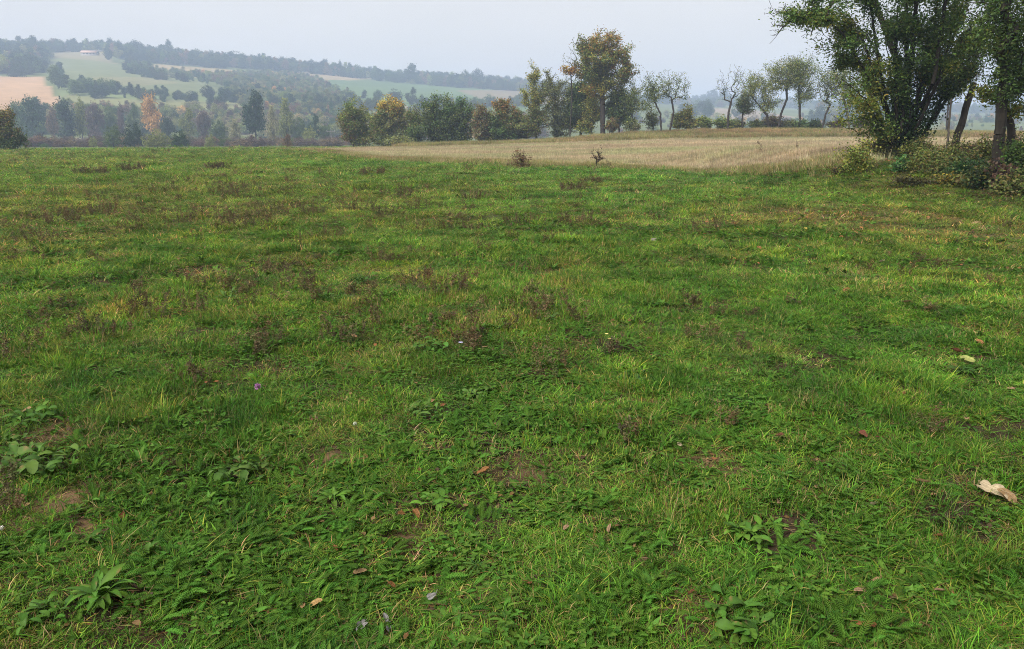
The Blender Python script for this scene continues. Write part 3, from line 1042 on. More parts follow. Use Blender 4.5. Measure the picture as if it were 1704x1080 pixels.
def tree(name, label, cat, Y, trunk, blobs, n=110, per=70, leaf=.21, spread=.42, pal=None, pals=None, tr=.16, bark=BARK_DARK,
         seed=0, group=None, up=.3, step=None, tip=.016, low=.35, base_drop=.05, lpart='crown', tpart='trunk', fine=False,
         extra=None, along=.48, nback=5, aspect=.6, sides=5, wig=.10, shell=2.1, bare=0.0, stems=None, droop=0.):
    """trunk and blobs in the photograph's pixels at forward distance Y; grown as real branches and leaves"""
    rng = np.random.default_rng(seed + 1000)
    T = np.array([at(px, py, Y) + np.array([0, rng.normal() * .02 * Y / 25, 0]) for px, py in trunk])
    base = at(trunk[0][0], trunk[0][1], Y); base[2] = float(H(base[0], base[1])) - base_drop
    T[0] = base
    wb = world_blobs(blobs, Y, rng)
    if Y > 95: wb = [(c, R * 1.12) for c, R in wb]; n = int(n * 1.45)
    if cat == "tree" and pal and pal[0][1] == P_LOC[0][1] and Y < 103:      # the airy, small-leaved trees of the skyline row
        wb = [(c, R * 1.18) for c, R in wb]; n = int(n * 2.1); per = per * .40 if per > 3 else per; leaf = .16; wig = .05; spread = spread * 1.25; tip = .0115; low = .42
    area = np.array([R[0] * R[2] for c, R in wb]); cnt = np.maximum(3, (n * area / area.sum()).astype(int))
    att = np.concatenate([in_blob(c, R, k, rng, shell) for (c, R), k in zip(wb, cnt)])
    bid = np.concatenate([np.full(k, i) for i, k in enumerate(cnt)])
    if name == "shrub":                                     # low plants sit on the ground whatever its height there
        dz = base[2] - float(at(trunk[0][0], trunk[0][1], Y)[2])
        att[:, 2] += dz; T[1:, 2] += dz
    keep = att[:, 2] > base[2] + .12
    att, bid = att[keep], bid[keep]
    size = float(np.ptp(att[:, 2]) + .1)
    stp = step or max(.12, size * .055)
    root = empty(name, base)
    tag(root, label, cat, group)
    wa = Acc(); la = Acc()
    groups = [(T, att, bid)]
    if stems:
        ST = [np.array([base + np.array([rng.normal() * .12, rng.normal() * .12, 0])] + [at(px, py, Y + dy) for px, py, dy in s]) for s in stems]
        own = np.argmin(np.stack([np.linalg.norm(att - (s[-1] * .7 + s[len(s) // 2] * .3), axis=1) for s in ST]), 0)
        groups = [(s, att[own == i], bid[own == i]) for i, s in enumerate(ST) if (own == i).any()]
    for (tk, at_, bd) in groups:
        P, par, r, tips, ntr = skeleton(tk, at_, rng, stp, tip, tr if not stems else tr * rng.uniform(.6, 1.1), low, 2.2, wig)
        wood(wa, P - base, par, r, np.array(bark), rng, sides)
        order = np.argsort(np.linalg.norm(at_ - tk[-1] * .6 - tk[0] * .4, axis=1))
        tb = bd[order]
        live = rng.uniform(size=len(tips)) > bare
        k = rng.poisson(per * (1.0 if fine else LEAFY), len(tips)) * live
        if k.sum():
            # leaves spread round the tip and back along the twig
            src = np.repeat(tips, k); cur = src.copy()
            for s_ in range(nback):
                nx = np.maximum(par[cur], 0)
                mv = (rng.uniform(size=len(cur)) < along) & (nx >= ntr)
                cur = np.where(mv, nx, cur)
            nx = np.maximum(par[cur], 0); w = rng.uniform(size=len(cur))[:, None]
            c0 = P[cur] * (1 - w) + P[nx] * w
            rr_ = spread * rng.uniform(.55, 1.35, len(tips))
            q = c0 + rng.normal(size=(len(src), 3)) * np.repeat(rr_, k)[:, None] * np.array([.62, .62, .46])
            pl = pals or [pal]
            cols = np.zeros((len(src), 3)); bb = np.repeat(tb, k)
            for i_ in range(len(blobs)):
                m = bb == i_
                if m.any(): cols[m] = pick(pl[min(i_, len(pl) - 1)], int(m.sum()), rng, .2)
            cols *= np.repeat(rng.uniform(.78, 1.22, len(tips)), k)[:, None] * np.repeat(1 + rng.normal(size=(len(tips), 3)) * .07, k, 0)
            leaves(la, q - base, leaf, np.maximum(cols, .004), rng, up, aspect, fine, droop)
    if extra: extra(wa, la, base, rng)
    wa.build(tpart, M_BARK, root)
    if la.n: la.build(lpart, M_LEAF, root)
    return root


P_OLV = [(3, L_OLIVE), (2, L_MID), (1, L_YELG), (1, L_BROWN)]
P_DRK = [(4, L_DARK), (2, L_MID), (.6, L_OLIVE)]
P_ORG = [(3, L_ORANGE), (2, L_OLIVE), (1.5, L_RUST), (1, L_YELG)]
P_YEL = [(3, L_YELG), (2, L_OLIVE), (1, L_YELLOW)]
P_PAL = [(3, L_GREY), (2, L_OLIVE), (1, L_YELG)]
P_BRN = [(3, L_BROWN), (2, L_OLIVE), (1, L_RUST)]
P_LOC = [(3, (.16, .20, .065)), (2, L_YELG), (1.5, L_MID)]

EDGE = "trees along the far edge of the field"
tree("field_tree", "dark round-topped dense green tree with an arched gap, middle of the field edge", "tree", 108, [(742, 243), (742, 205)],
     [(742, 186, 47, 33), (715, 205, 22, 36), (775, 205, 22, 36), (745, 218, 40, 22)], 200, 75, .24, .55, P_DRK + [(1.2, L_OLIVE)], tr=.25, seed=1, group=EDGE, low=.2)
tree("field_tree", "olive brown leafy tree at the left end of the field edge clump", "tree", 112, [(588, 245), (590, 210)],
     [(592, 188, 26, 26), (578, 210, 19, 28), (610, 218, 22, 26)], 150, 70, .24, .52, pals=[[(2, L_OLIVE), (2, L_MID), (1, L_YELG)], P_BRN + [(2, L_OLIVE)], P_OLV], tr=.2, seed=2, group=EDGE, low=.25)
tree("field_tree", "broad tree with a yellow and orange top beside the olive brown tree", "tree", 110, [(640, 245), (641, 215)],
     [(646, 168, 26, 11), (655, 192, 30, 24), (632, 208, 25, 30), (672, 210, 14, 26), (655, 226, 25, 16)], 190, 70, .24, .5,
     pals=[[(3, L_ORANGE), (3, L_YELLOW), (1, L_RUST), (2, L_YELG)], [(3, L_GREY), (2, L_OLIVE), (1, L_BROWN), (1, L_YELG)], P_OLV, P_OLV, [(2, L_OLIVE), (2, L_GREY)]], tr=.22, seed=3, group=EDGE, low=.25)
tree("field_tree", "narrow brownish thin-leaved tree hugging the right of the dark domed tree", "tree", 106, [(798, 240), (799, 215)],
     [(797, 195, 14, 24), (802, 218, 14, 20)], 90, 55, .22, .45, P_BRN + [(2, L_GREY)], tr=.13, seed=4, group=EDGE, low=.25)
tree("field_tree", "small russet-topped tree between the dome and the pale tall tree", "tree", 105, [(838, 236), (839, 205)],
     [(838, 178, 15, 15), (828, 205, 14, 24), (850, 205, 14, 26), (840, 222, 24, 12)], 130, 65, .22, .48,
     pals=[[(3, L_RUST), (2, L_ORANGE), (3, L_OLIVE)], P_DRK, P_OLV, P_DRK], tr=.17, seed=5, group=EDGE, low=.25)
tree("field_tree", "tall slender pale yellow-green tree left of the big orange tree", "tree", 104, [(893, 232), (891, 180), (889, 130)],
     [(887, 118, 15, 20), (884, 155, 20, 28), (905, 150, 20, 26), (898, 190, 26, 32), (878, 205, 24, 24)], 210, 36, .2, .42,
     pals=[P_YEL, P_YEL, P_PAL, P_OLV], tr=.16, seed=6, group=EDGE, low=.2)
tree("field_tree", "feathery grey-green tree with rising twigs in the thick of the clump", "tree", 106, [(925, 230), (926, 190), (922, 150)],
     [(912, 138, 20, 24), (935, 150, 22, 28), (925, 188, 34, 36), (945, 212, 24, 16)], 220, 34, .18, .4, P_PAL, tr=.14, seed=7, group=EDGE, low=.2, tip=.02)
tree("field_tree", "dark green shade tree under the left arm of the big orange tree", "tree", 107, [(967, 226), (966, 195)],
     [(968, 150, 26, 24), (955, 185, 30, 24), (985, 190, 20, 18), (940, 205, 14, 12)], 170, 70, .24, .52, P_DRK, tr=.2, seed=8, group=EDGE, low=.35)
tree("field_tree", "tallest tree of the field edge, orange and green crown over a dark trunk", "tree", 102, [(1004, 224), (1003, 180), (1001, 130), (1004, 80)],
     [(1008, 62, 28, 16), (985, 78, 22, 20), (1036, 88, 22, 22), (1000, 98, 40, 22), (962, 76, 12, 20), (1045, 115, 22, 13), (985, 118, 30, 18), (945, 113, 14, 9), (1000, 148, 25, 14), (1020, 130, 26, 14), (975, 140, 16, 12)],
     300, 52, .24, .5,
     pals=[[(3, L_ORANGE), (1.5, L_RUST), (3, L_OLIVE), (1, L_YELG)], [(2, L_ORANGE), (4, L_OLIVE), (1, L_YELG)], P_ORG + [(2, L_MID)], [(3, L_OLIVE), (2, L_DARK), (2, L_YELG), (1, L_ORANGE)], P_OLV, P_OLV + [(1, L_ORANGE)],
           [(3, L_DARK), (2, L_OLIVE)], [(3, L_ORANGE), (2, L_RUST), (1, L_OLIVE)], [(3, L_YELG), (2, L_YELLOW), (2, L_OLIVE)], P_OLV + [(2, L_YELG)], [(3, L_ORANGE), (2, L_YELG)]],
     tr=.36, seed=9, group=EDGE, low=.3, tip=.02)
tree("field_tree", "bare twiggy sapling reaching up left of the big orange tree", "tree", 103, [(948, 226), (952, 160), (950, 125)],
     [(945, 95, 14, 20), (953, 118, 10, 14)], 30, 2, .15, .2, P_PAL, tr=.09, seed=10, group=EDGE, low=.5, tip=.010)
tree("field_tree", "small dark leafy tree just right of the big dark trunk", "tree", 103, [(1032, 220), (1028, 195)],
     [(1030, 165, 20, 20), (1035, 192, 20, 14), (1018, 185, 14, 16)], 110, 60, .22, .45, P_DRK + [(1, L_OLIVE)], tr=.12, seed=11, group=EDGE, low=.4)
tree("field_tree", "airy small tree with a forked trunk at the right of the clump", "tree", 102, [(1062, 216), (1052, 195), (1050, 170)],
     [(1055, 150, 18, 16), (1046, 172, 14, 12), (1068, 172, 14, 10)], 100, 26, .19, .38, P_LOC, tr=.10, seed=12, group=EDGE, low=.4, tip=.010)
tree("field_tree", "thin airy tree bending left, one of a pair on the skyline", "tree", 101, [(1101, 213), (1099, 190), (1088, 166), (1082, 148)],
     [(1082, 140, 12, 18), (1090, 150, 18, 14), (1078, 165, 10, 12)], 75, 22, .18, .36, P_LOC + [(1, L_DARK)], tr=.12, seed=13, group=EDGE, low=.5, tip=.010)
tree("field_tree", "thin half-bare tree with a wide fan of branches, right of a pair", "tree", 101, [(1114, 212), (1121, 185), (1117, 162)],
     [(1105, 138, 14, 18), (1125, 140, 18, 20), (1140, 150, 6, 14)], 75, 14, .17, .34, P_LOC + [(1, L_DARK)], tr=.13, seed=14, group=EDGE, low=.5, tip=.010)
tree("field_tree", "leafless forked tree standing alone on the skyline", "tree", 100, [(1211, 212), (1212, 190), (1217, 168)],
     [(1200, 142, 10, 22), (1222, 135, 14, 24), (1232, 122, 8, 12), (1215, 150, 12, 10)], 60, 1, .15, .25, P_LOC, tr=.15, seed=15, group=EDGE, low=.6, tip=.010)
tree("field_tree", "low dark rounded tree next to the leafless forked tree", "tree", 101, [(1236, 212), (1236, 192), (1240, 178)],
     [(1238, 168, 17, 12), (1243, 180, 14, 10)], 75, 26, .18, .36, [(3, L_GREY), (2, L_DARK)], tr=.13, seed=16, group=EDGE, low=.5, tip=.010)
tree("field_tree", "left-leaning tree with a wide yellow-green crown in the skyline row", "tree", 100, [(1280, 212), (1276, 192), (1262, 175), (1250, 158)],
     [(1246, 142, 16, 20), (1262, 130, 18, 14), (1278, 145, 20, 20), (1282, 170, 18, 12)], 130, 30, .19, .4, P_LOC + [(2, L_YELG)], tr=.15, seed=17, group=EDGE, low=.5, tip=.010)
tree("field_tree", "right-leaning tree with a flat feathery crown in the skyline row", "tree", 100, [(1294, 212), (1300, 190), (1310, 165), (1309, 140)],
     [(1292, 112, 18, 10), (1312, 108, 20, 12), (1318, 130, 18, 14), (1295, 135, 14, 12)], 120, 30, .19, .4, P_LOC + [(1, L_YELG)], tr=.15, seed=18, group=EDGE, low=.55, tip=.010)
tree("field_tree", "tallest feathery green tree of the skyline row, straight trunk", "tree", 100, [(1332, 212), (1331, 180), (1329, 150), (1331, 125)],
     [(1332, 100, 24, 12), (1345, 112, 18, 14), (1325, 125, 22, 16), (1345, 140, 18, 16), (1340, 160, 16, 10)], 150, 32, .19, .42, P_LOC + [(1, L_MID)], tr=.16, seed=19, group=EDGE, low=.45, tip=.010)
tree("field_tree", "thin right-leaning tree with scant leaves right of the tallest skyline tree", "tree", 100, [(1367, 212), (1374, 190), (1383, 170)],
     [(1380, 142, 16, 22), (1372, 125, 12, 12)], 70, 22, .18, .38, P_LOC, tr=.13, seed=20, group=EDGE, low=.6, tip=.010)
tree("field_tree", "left-leaning grey-stemmed tree seen beside the near bushy tree", "tree", 99, [(1416, 212), (1410, 185), (1402, 158)],
     [(1402, 135, 22, 20), (1415, 152, 20, 18), (1395, 120, 18, 14)], 100, 28, .19, .4, P_LOC, tr=.17, bark=BARK_GREY, seed=21, group=EDGE, low=.5, tip=.010)
tree("field_tree", "curved thin tree half hidden behind the near bushy tree", "tree", 99, [(1456, 208), (1448, 185), (1445, 160)],
     [(1450, 130, 22, 22), (1465, 150, 18, 16)], 90, 26, .19, .4, P_LOC, tr=.13, seed=22, group=EDGE, low=.5, tip=.010)
tree("field_tree", "slim tree standing far behind the leaning post", "tree", 98, [(1576, 210), (1578, 180), (1580, 160)],
     [(1585, 140, 24, 20), (1560, 135, 20, 18)], 80, 24, .19, .4, P_LOC, tr=.11, seed=23, group=EDGE, low=.5, tip=.010)
tree("field_tree", "slim olive tree in the gap between the orange-topped tree and the dome", "tree", 109, [(691, 243), (690, 215)],
     [(690, 202, 13, 24), (694, 222, 13, 16)], 80, 55, .22, .46, P_OLV, tr=.11, seed=64, group=EDGE, low=.25)
tree("field_tree", "low yellow-olive tree between the brownish thin tree and the russet-topped tree", "tree", 107, [(816, 238), (816, 218)],
     [(815, 206, 12, 22), (820, 222, 16, 14)], 80, 55, .22, .46, P_OLV + [(2, L_YELG)], tr=.11, seed=65, group=EDGE, low=.25)
tree("field_tree", "low olive tree closing the belt left of the pale tall tree", "tree", 107, [(862, 236), (863, 210)],
     [(860, 200, 18, 24), (872, 215, 18, 18)], 90, 55, .22, .46, P_OLV, tr=.12, seed=62, group=EDGE, low=.25)
tree("field_tree", "yellowing thin tree leaning over the dark trunks below the big orange tree", "tree", 105, [(985, 226), (982, 200)],
     [(985, 172, 20, 16), (1000, 185, 18, 14), (972, 205, 16, 14)], 90, 36, .21, .46, P_YEL, tr=.1, seed=63, group=EDGE, low=.4)
SHR = "bushes along the far edge of the field"
tree("bush", "yellow-green bush with an orange tip under the skyline pair of trees", "bush", 103, [(1143, 216), (1142, 205)],
     [(1142, 190, 13, 16), (1128, 202, 14, 12), (1158, 204, 16, 10)], 110, 45, .2, .42, [(3, L_YELG), (2, L_OLIVE), (.6, L_ORANGE)], tr=.07, seed=24, group=SHR, low=.1)
tree("bush", "small thin grey-green bush left of the yellow-green bush", "bush", 104, [(1087, 216), (1087, 206)],
     [(1085, 198, 14, 16)], 50, 25, .18, .36, P_PAL, tr=.05, seed=25, group=SHR, low=.1)
tree("bush", "green bush between the yellow-green bush and the leafless tree", "bush", 102, [(1172, 216), (1172, 208)],
     [(1172, 204, 12, 10)], 45, 30, .2, .36, P_LOC, tr=.05, seed=26, group=SHR, low=.1)
tree("bush", "leafy green shrub around the foot of the leafless tree", "bush", 101, [(1203, 214), (1203, 207)],
     [(1198, 204, 9, 9), (1216, 205, 8, 9)], 50, 32, .2, .36, P_LOC, tr=.05, seed=27, group=SHR, low=.1)
tree("bush", "brownish dome-shaped shrub behind the left-leaning tree of the row", "bush", 104, [(1287, 214), (1287, 208)],
     [(1288, 205, 22, 11)], 80, 45, .2, .36, [(3, (.14, .10, .05)), (2, L_BROWN), (1, L_OLIVE)], tr=.05, seed=28, group=SHR, low=.1)
tree("bush", "small dark shrub at the foot of the tallest skyline tree", "bush", 100, [(1336, 213), (1336, 208)],
     [(1334, 207, 12, 6)], 35, 30, .2, .3, P_DRK, tr=.04, seed=29, group=SHR, low=.1)
tree("bush", "pale yellow-green low bush in front of the broad orange-topped tree", "bush", 104, [(668, 245), (668, 236)],
     [(655, 235, 18, 9), (675, 236, 16, 8)], 70, 45, .2, .36, [(2, L_YELG), (2, L_GREY), (1, L_OLIVE)], tr=.05, seed=30, group=SHR, low=.1)
tree("bush", "dark low bush filling the gap between the orange tree and the dome", "bush", 107, [(690, 243), (690, 235)],
     [(690, 226, 13, 17)], 60, 50, .2, .4, P_DRK, tr=.06, seed=31, group=SHR, low=.1)
tree("bush", "rounded russet and green bush at the left border of the meadow", "bush", 84, [(2, 252), (0, 225)],
     [(2, 195, 18, 22), (-15, 215, 30, 30), (22, 222, 20, 20), (34, 238, 13, 10), (10, 240, 25, 12)], 260, 62, .2, .42,
     pals=[[(3, (.11, .085, .026)), (2, L_OLIVE), (1, L_ORANGE)], P_OLV, [(3, L_OLIVE), (2, L_DARK), (1, L_BROWN)], P_DRK, P_DRK], tr=.14, seed=32, low=.1)

for k_, (px_, rx_, ry_, lab_, pal_) in enumerate([
    (1228, 10, 7, "low scrub between the leafless tree and the low dark rounded tree", P_PAL), (1258, 12, 7, "low pale scrub left of the brownish dome-shaped shrub", P_LOC),
    (1316, 12, 7, "low scrub between the two tall feathery skyline trees", P_PAL), (1356, 14, 8, "low dark scrub right of the tallest skyline tree", P_DRK),
    (1392, 16, 8, "low scrub right of the thin right-leaning skyline tree", P_BRN), (1436, 18, 9, "low brown scrub just left of the near bushy tree", P_BRN),
    (1052, 14, 9, "low pale scrub under the airy fork-trunked tree", P_PAL), (1018, 12, 10, "low brown scrub right of the big dark trunk", P_BRN)]):
    tree("bush", lab_, "bush", 102, [(px_, 216), (px_, 210)], [(px_, 207, rx_, ry_)], 45, 30, .19, .34, pal_, tr=.04, seed=120 + k_, group=SHR, low=.1)

# bushes standing in the stubble
tree("shrub", "russet-leaved thin shrub at the edge of the stubble", "shrub", 40.5, [(868, 277), (868, 262)],
     [(866, 250, 15, 14), (875, 262, 18, 12), (856, 262, 14, 12)], 80, 9, .075, .16, [(3, (.17, .085, .045)), (2, (.11, .06, .035)), (1, L_OLIVE)], tr=.03, seed=33, low=.1, tip=.005, step=.12, bark=(.09, .055, .04))
tree("shrub", "small dark bare-twigged sapling alone in the stubble", "shrub", 40, [(992, 275), (993, 258)],
     [(994, 247, 12, 10), (1003, 256, 8, 8), (984, 254, 6, 8)], 34, 6, .075, .10, [(3, (.07, .045, .035)), (1, L_BROWN)], tr=.035, seed=34, low=.3, tip=.007, step=.12)
tree("dead_weed", "tall dry stem with seed heads in the stubble, left of two", "weed", 36, [(1267, 284), (1266, 250)],
     [(1266, 240, 6, 14)], 14, 5, .05, .06, [(1, (.12, .085, .05))], tr=.012, seed=35, low=.4, tip=.004, step=.12, bark=(.12, .09, .06), lpart='seed_heads', tpart='stem')  # this part is the seed heads, built from small leaf-shaped faces
tree("dead_weed", "tall dry stem with seed heads in the stubble, right of two", "weed", 35, [(1325, 286), (1325, 250)],
     [(1326, 240, 4, 13)], 10, 5, .05, .05, [(1, (.11, .075, .045))], tr=.012, seed=36, low=.4, tip=.004, step=.12, bark=(.11, .08, .055), lpart='seed_heads', tpart='stem')  # seed heads again, not foliage

# ------------------------------------------------------------------ the near hedge on the right
HY = 27.0
P_NEAR = [(3, (.145, .215, .040)), (3, (.09, .155, .034)), (2, (.20, .23, .042)), (1, (.28, .26, .05))]
P_NEARY = [(3, (.22, .25, .045)), (2, (.32, .30, .055)), (2, (.125, .185, .034)), (.4, (.36, .27, .06))]
P_NEARD = [(4, (.08, .14, .034)), (2, (.125, .20, .042)), (.8, (.15, .19, .04))]
IVY = [(3, (.020, .045, .014)), (2, (.032, .065, .018)), (.6, (.05, .085, .022))]


_fr = np.random.default_rng(55)
FAN = []
for k in range(15):
    f = (k + .5) / 15 + _fr.normal() * .03
    x1 = 1468 + 62 * f; x2 = 1425 + 165 * f; x3 = 1385 + 250 * f
    FAN.append([(x1, 215 + _fr.normal() * 8, _fr.normal() * .35), (x2, 120 + _fr.normal() * 12, _fr.normal() * .7), (x3, 20 + _fr.normal() * 25, _fr.normal() * 1.1)])


def ivy(wa, la, base, rng):
    paths = [[(1490, 262), (1497, 200), (1507, 130)], [(1500, 262), (1530, 215), (1560, 165), (1590, 130)], [(1495, 262), (1515, 190), (1535, 110), (1545, 40)]]
    for p in paths:
        w = np.array([at(x, y, HY + rng.normal() * .2) for x, y in p])
        for i in range(len(w) - 1):
            m = 620
            q = w[i] + (w[i + 1] - w[i]) * rng.uniform(size=(m, 1)) + rng.normal(size=(m, 3)) * np.array([.22, .22, .22])
            q = q[q[:, 2] > H(q[:, 0], q[:, 1]) + .03]
            leaves(la, q - base, .085, pick(IVY, len(q), rng, .25), rng, .2, .8, True, .4)


tree("hedge_tree", "big many-stemmed bushy tree at right with ivy round its fanned stems", "tree", HY, [(1492, 270), (1495, 250)],
     [(1300, 22, 36, 22), (1345, 18, 45, 30), (1400, 40, 42, 38), (1425, 100, 45, 30), (1420, 150, 42, 32), (1405, 200, 26, 30), (1395, 110, 26, 34), (1432, 228, 22, 20), (1375, 70, 30, 30), (1455, 50, 50, 45), (1520, 30, 55, 50), (1480, 120, 45, 45), (1560, 90, 50, 45),
      (1590, 40, 55, 45), (1640, 60, 45, 50), (1620, 120, 34, 26), (1450, 195, 32, 22), (1500, -60, 130, 50), (1390, -50, 90, 40), (1620, -60, 110, 50), (1285, 20, 26, 26), (1470, 60, 60, 50, -1.2), (1555, 70, 55, 50, -1.2), (1605, 115, 44, 44, -.8), (1612, 85, 42, 50, .4), (1640, 55, 36, 44, .6), (1480, -190, 150, 70, -3.5), (1640, -190, 150, 80, -4), (1600, -330, 150, 70, -2)],
     1420, 80, .085, .32,
     pals=[P_NEAR, P_NEAR, P_NEARY, P_NEARY, P_NEARY, P_NEAR + [(2, (.14, .14, .03))], P_NEAR, P_NEAR, P_NEARD, P_NEARD, P_NEARD, P_NEARD, P_NEARY, P_NEAR, P_NEAR, P_NEARD],
     tr=.058, seed=40, fine=True, along=.66, nback=9, tip=.0065, step=.2, low=.22, sides=6, wig=.12, extra=ivy, bark=(.026, .022, .018), aspect=.55,
     stems=FAN + [[(1470, 200, -.2), (1440, 120, -.4), (1405, 60, -.8), (1350, 5, -1.2)], [(1478, 190, .3), (1462, 100, .4), (1450, 20, .5), (1440, -40, .6)],
            [(1492, 180, -.3), (1490, 90, -.4), (1495, 0, -.6)], [(1505, 180, .5), (1515, 90, .8), (1530, 0, 1.)], [(1512, 200, -.2), (1545, 110, -.2), (1560, 0, -.1)],
            [(1530, 238, .1), (1565, 180, .3), (1600, 130, .5), (1635, 85, .9)], [(1518, 220, .7), (1560, 120, 1.2), (1600, 30, 1.5), (1620, -40, 1.6)],
            [(1470, 215, -.6), (1440, 165, -1.1), (1400, 130, -1.4)]])
tree("hedge_tree", "bare drooping branch tree hanging into the top right sky", "tree", HY + 2.5, [(1530, 262), (1500, 120), (1440, -40)],
     [(1290, 42, 12, 38), (1282, 62, 6, 20), (1312, 20, 30, 22), (1345, 45, 14, 26), (1380, -20, 60, 25)], 150, 2, .08, .12, P_NEAR, tr=.11, seed=41, fine=True, tip=.007, step=.2, low=.6, sides=5, bark=(.036, .03, .026))
tree("hedge_tree", "dark leafy tree with a straight trunk at the right border", "tree", 20.5, [(1664, 258), (1664, 200), (1668, 140), (1680, 60)],
     [(1660, 60, 40, 40), (1690, 110, 34, 34), (1700, 40, 50, 50), (1650, 128, 24, 18), (1740, 90, 50, 60), (1680, -40, 90, 50), (1690, 150, 26, 18), (1640, 15, 40, 26), (1680, -220, 170, 90, -4.5), (1740, -120, 110, 80, -3), (1600, -300, 140, 80, -5)],
     640, 56, .10, .28, P_NEARD + [(1.5, (.075, .105, .026))], tr=.13, seed=42, fine=True, along=.6, nback=7, tip=.007, step=.2, low=.5, sides=6, bark=(.04, .034, .028), aspect=.36, droop=.3)
tree("hedge_tree", "short forked dark trunk leaning right beside the straight trunk", "tree", 21.5, [(1694, 232), (1682, 205), (1668, 178), (1655, 160)],
     [(1640, 150, 22, 14), (1665, 162, 20, 10), (1700, 175, 20, 14)], 60, 24, .09, .22, P_NEARY + [(2, (.12, .13, .03))], tr=.10, seed=43, fine=True, tip=.007, step=.18, low=.5, sides=6)

# leaning weathered post
a = Acc()
b0 = at(1586, 236, 27.5); b1 = at(1605, 182, 27.5); b2 = at(1620, 139, 27.6)
b0[2] = H(b0[0], b0[1]) - .1
pts = [b0 + (b2 - b0) * k / 9 + np.array([.02 * math.sin(k * 1.7), .01 * math.cos(k * 2.3), 0]) for k in range(10)]
rad = [.135 * (1 - .025 * k) * (1 + .06 * math.sin(k * 2.1)) for k in range(10)]
for k in range(9):
    tubes(a, [pts[k] - b0], [pts[k + 1] - b0], [rad[k]], [rad[k + 1]], np.array([.062, .053, .044]), 10)
top = pts[-1] - b0
ang = np.arange(10) * .6283
rim = np.stack([top[0] + rad[-1] * np.cos(ang), top[1] + rad[-1] * np.sin(ang), np.full(10, top[2])], 1)
a.add(np.concatenate([rim, [top + np.array([0, 0, .05])]]), np.array([[k, (k + 1) % 10, 10] for k in range(10)]), np.array([.17, .15, .12]))
for k in range(14):      # split fibres on the broken top
    q = top + np.array([RNG.normal() * .05, RNG.normal() * .05, -.01])
    tubes(a, [q], [q + np.array([RNG.normal() * .01, RNG.normal() * .01, RNG.uniform(.03, .12)])], [.012], [.004], np.array([.16, .14, .11]), 4)
tag(a.build("leaning_post", M_BARK, loc=b0), "thick grey weathered wooden post leaning right in the hedge gap", "post")
a = Acc()
b0 = at(1580, 222, 26); b0[2] = H(b0[0], b0[1]) - .1
b1 = at(1583, 165, 26)
tubes(a, [np.zeros(3), (b1 - b0) * .5], [(b1 - b0) * .5 + np.array([.02, 0, 0]), b1 - b0], [.04, .036], [.036, .03], np.array([.09, .08, .07]), 7)
a.add(np.array([b1 - b0 + np.array([.03 * math.cos(k), .03 * math.sin(k), 0]) for k in np.arange(7) * .898] + [b1 - b0 + np.array([0, 0, .03])]), np.array([[k, (k + 1) % 7, 7] for k in range(7)]), np.array([.1, .09, .08]))
tag(a.build("thin_stake", M_BARK, loc=b0), "thin upright dark stake left of the leaning post", "stake")

# undergrowth of the hedge foot
UG = "shrubs at the foot of the hedge"
P_FERN = [(3, (.045, .105, .030)), (2, (.035, .080, .024)), (1, (.07, .12, .03))]
P_UNDER = [(3, (.125, .165, .036)), (2.4, (.19, .19, .05)), (1.2, (.22, .17, .065)), (1, (.07, .10, .028))]
tree("shrub", "yellow-green sapling on thin stems at the left foot of the bushy tree", "shrub", 24, [(1428, 278), (1424, 258)],
     [(1412, 240, 24, 13), (1440, 252, 20, 18), (1448, 225, 14, 10), (1400, 264, 14, 8), (1425, 268, 22, 8)], 130, 18, .075, .17, P_NEARY, tr=.03, seed=50, group=UG, fine=True, tip=.005, step=.12, low=.2)
tree("shrub", "low yellowing shrub in front of the stubble left of the sapling", "shrub", 24.4, [(1398, 280), (1398, 272)],
     [(1395, 272, 17, 10), (1412, 276, 14, 8)], 50, 26, .07, .15, [(2, (.17, .15, .035)), (2, (.10, .10, .03)), (1, (.15, .09, .03))], tr=.02, seed=51, group=UG, fine=True, tip=.004, step=.1, low=.1)
tree("shrub", "bright green broad-leaved sprout at the bushy tree foot", "shrub", 22.9, [(1503, 272), (1502, 262)],
     [(1504, 250, 12, 9), (1496, 260, 10, 7)], 40, 10, .12, .12, [(3, (.06, .15, .04)), (1, (.09, .17, .04))], tr=.015, seed=52, group=UG, fine=True, tip=.004, step=.1, low=.1, aspect=.8)
tree("shrub", "fresh green ferny shrub below the leaning post", "shrub", 21.5, [(1618, 258), (1618, 250)],
     [(1608, 238, 24, 15), (1635, 236, 18, 14), (1590, 250, 18, 12)], 120, 34, .085, .19, P_FERN, tr=.025, seed=53, group=UG, fine=True, tip=.005, step=.12, low=.1, aspect=.36)
tree("shrub", "dead shrub with curled red-brown leaves near the right border", "shrub", 19, [(1668, 305), (1664, 285)],
     [(1655, 250, 12, 10), (1668, 272, 16, 16), (1682, 262, 12, 14)], 46, 12, .09, .15, [(3, (.13, .085, .055)), (2, (.09, .06, .04)), (1, (.18, .125, .07))], tr=.025, seed=54, group=UG, fine=True, tip=.005, step=.12, low=.1, aspect=.7, droop=.8)
tree("shrub", "low shrub with golden yellow leaves on the hedge bank", "shrub", 20.5, [(1588, 302), (1588, 296)],
     [(1580, 291, 22, 9), (1602, 294, 20, 9)], 70, 26, .075, .15, [(3, (.30, .23, .035)), (2, (.12, .13, .03)), (1, (.20, .15, .04))], tr=.015, seed=55, group=UG, fine=True, tip=.004, step=.1, low=.1)
tree("shrub", "dark bramble mound right of the bushy tree foot", "shrub", 22.5, [(1545, 280), (1545, 268)],
     [(1545, 256, 32, 18), (1565, 268, 26, 14), (1530, 268, 20, 12)], 190, 42, .075, .2, P_UNDER, tr=.02, seed=56, group=UG, fine=True, tip=.004, step=.12, low=.1)
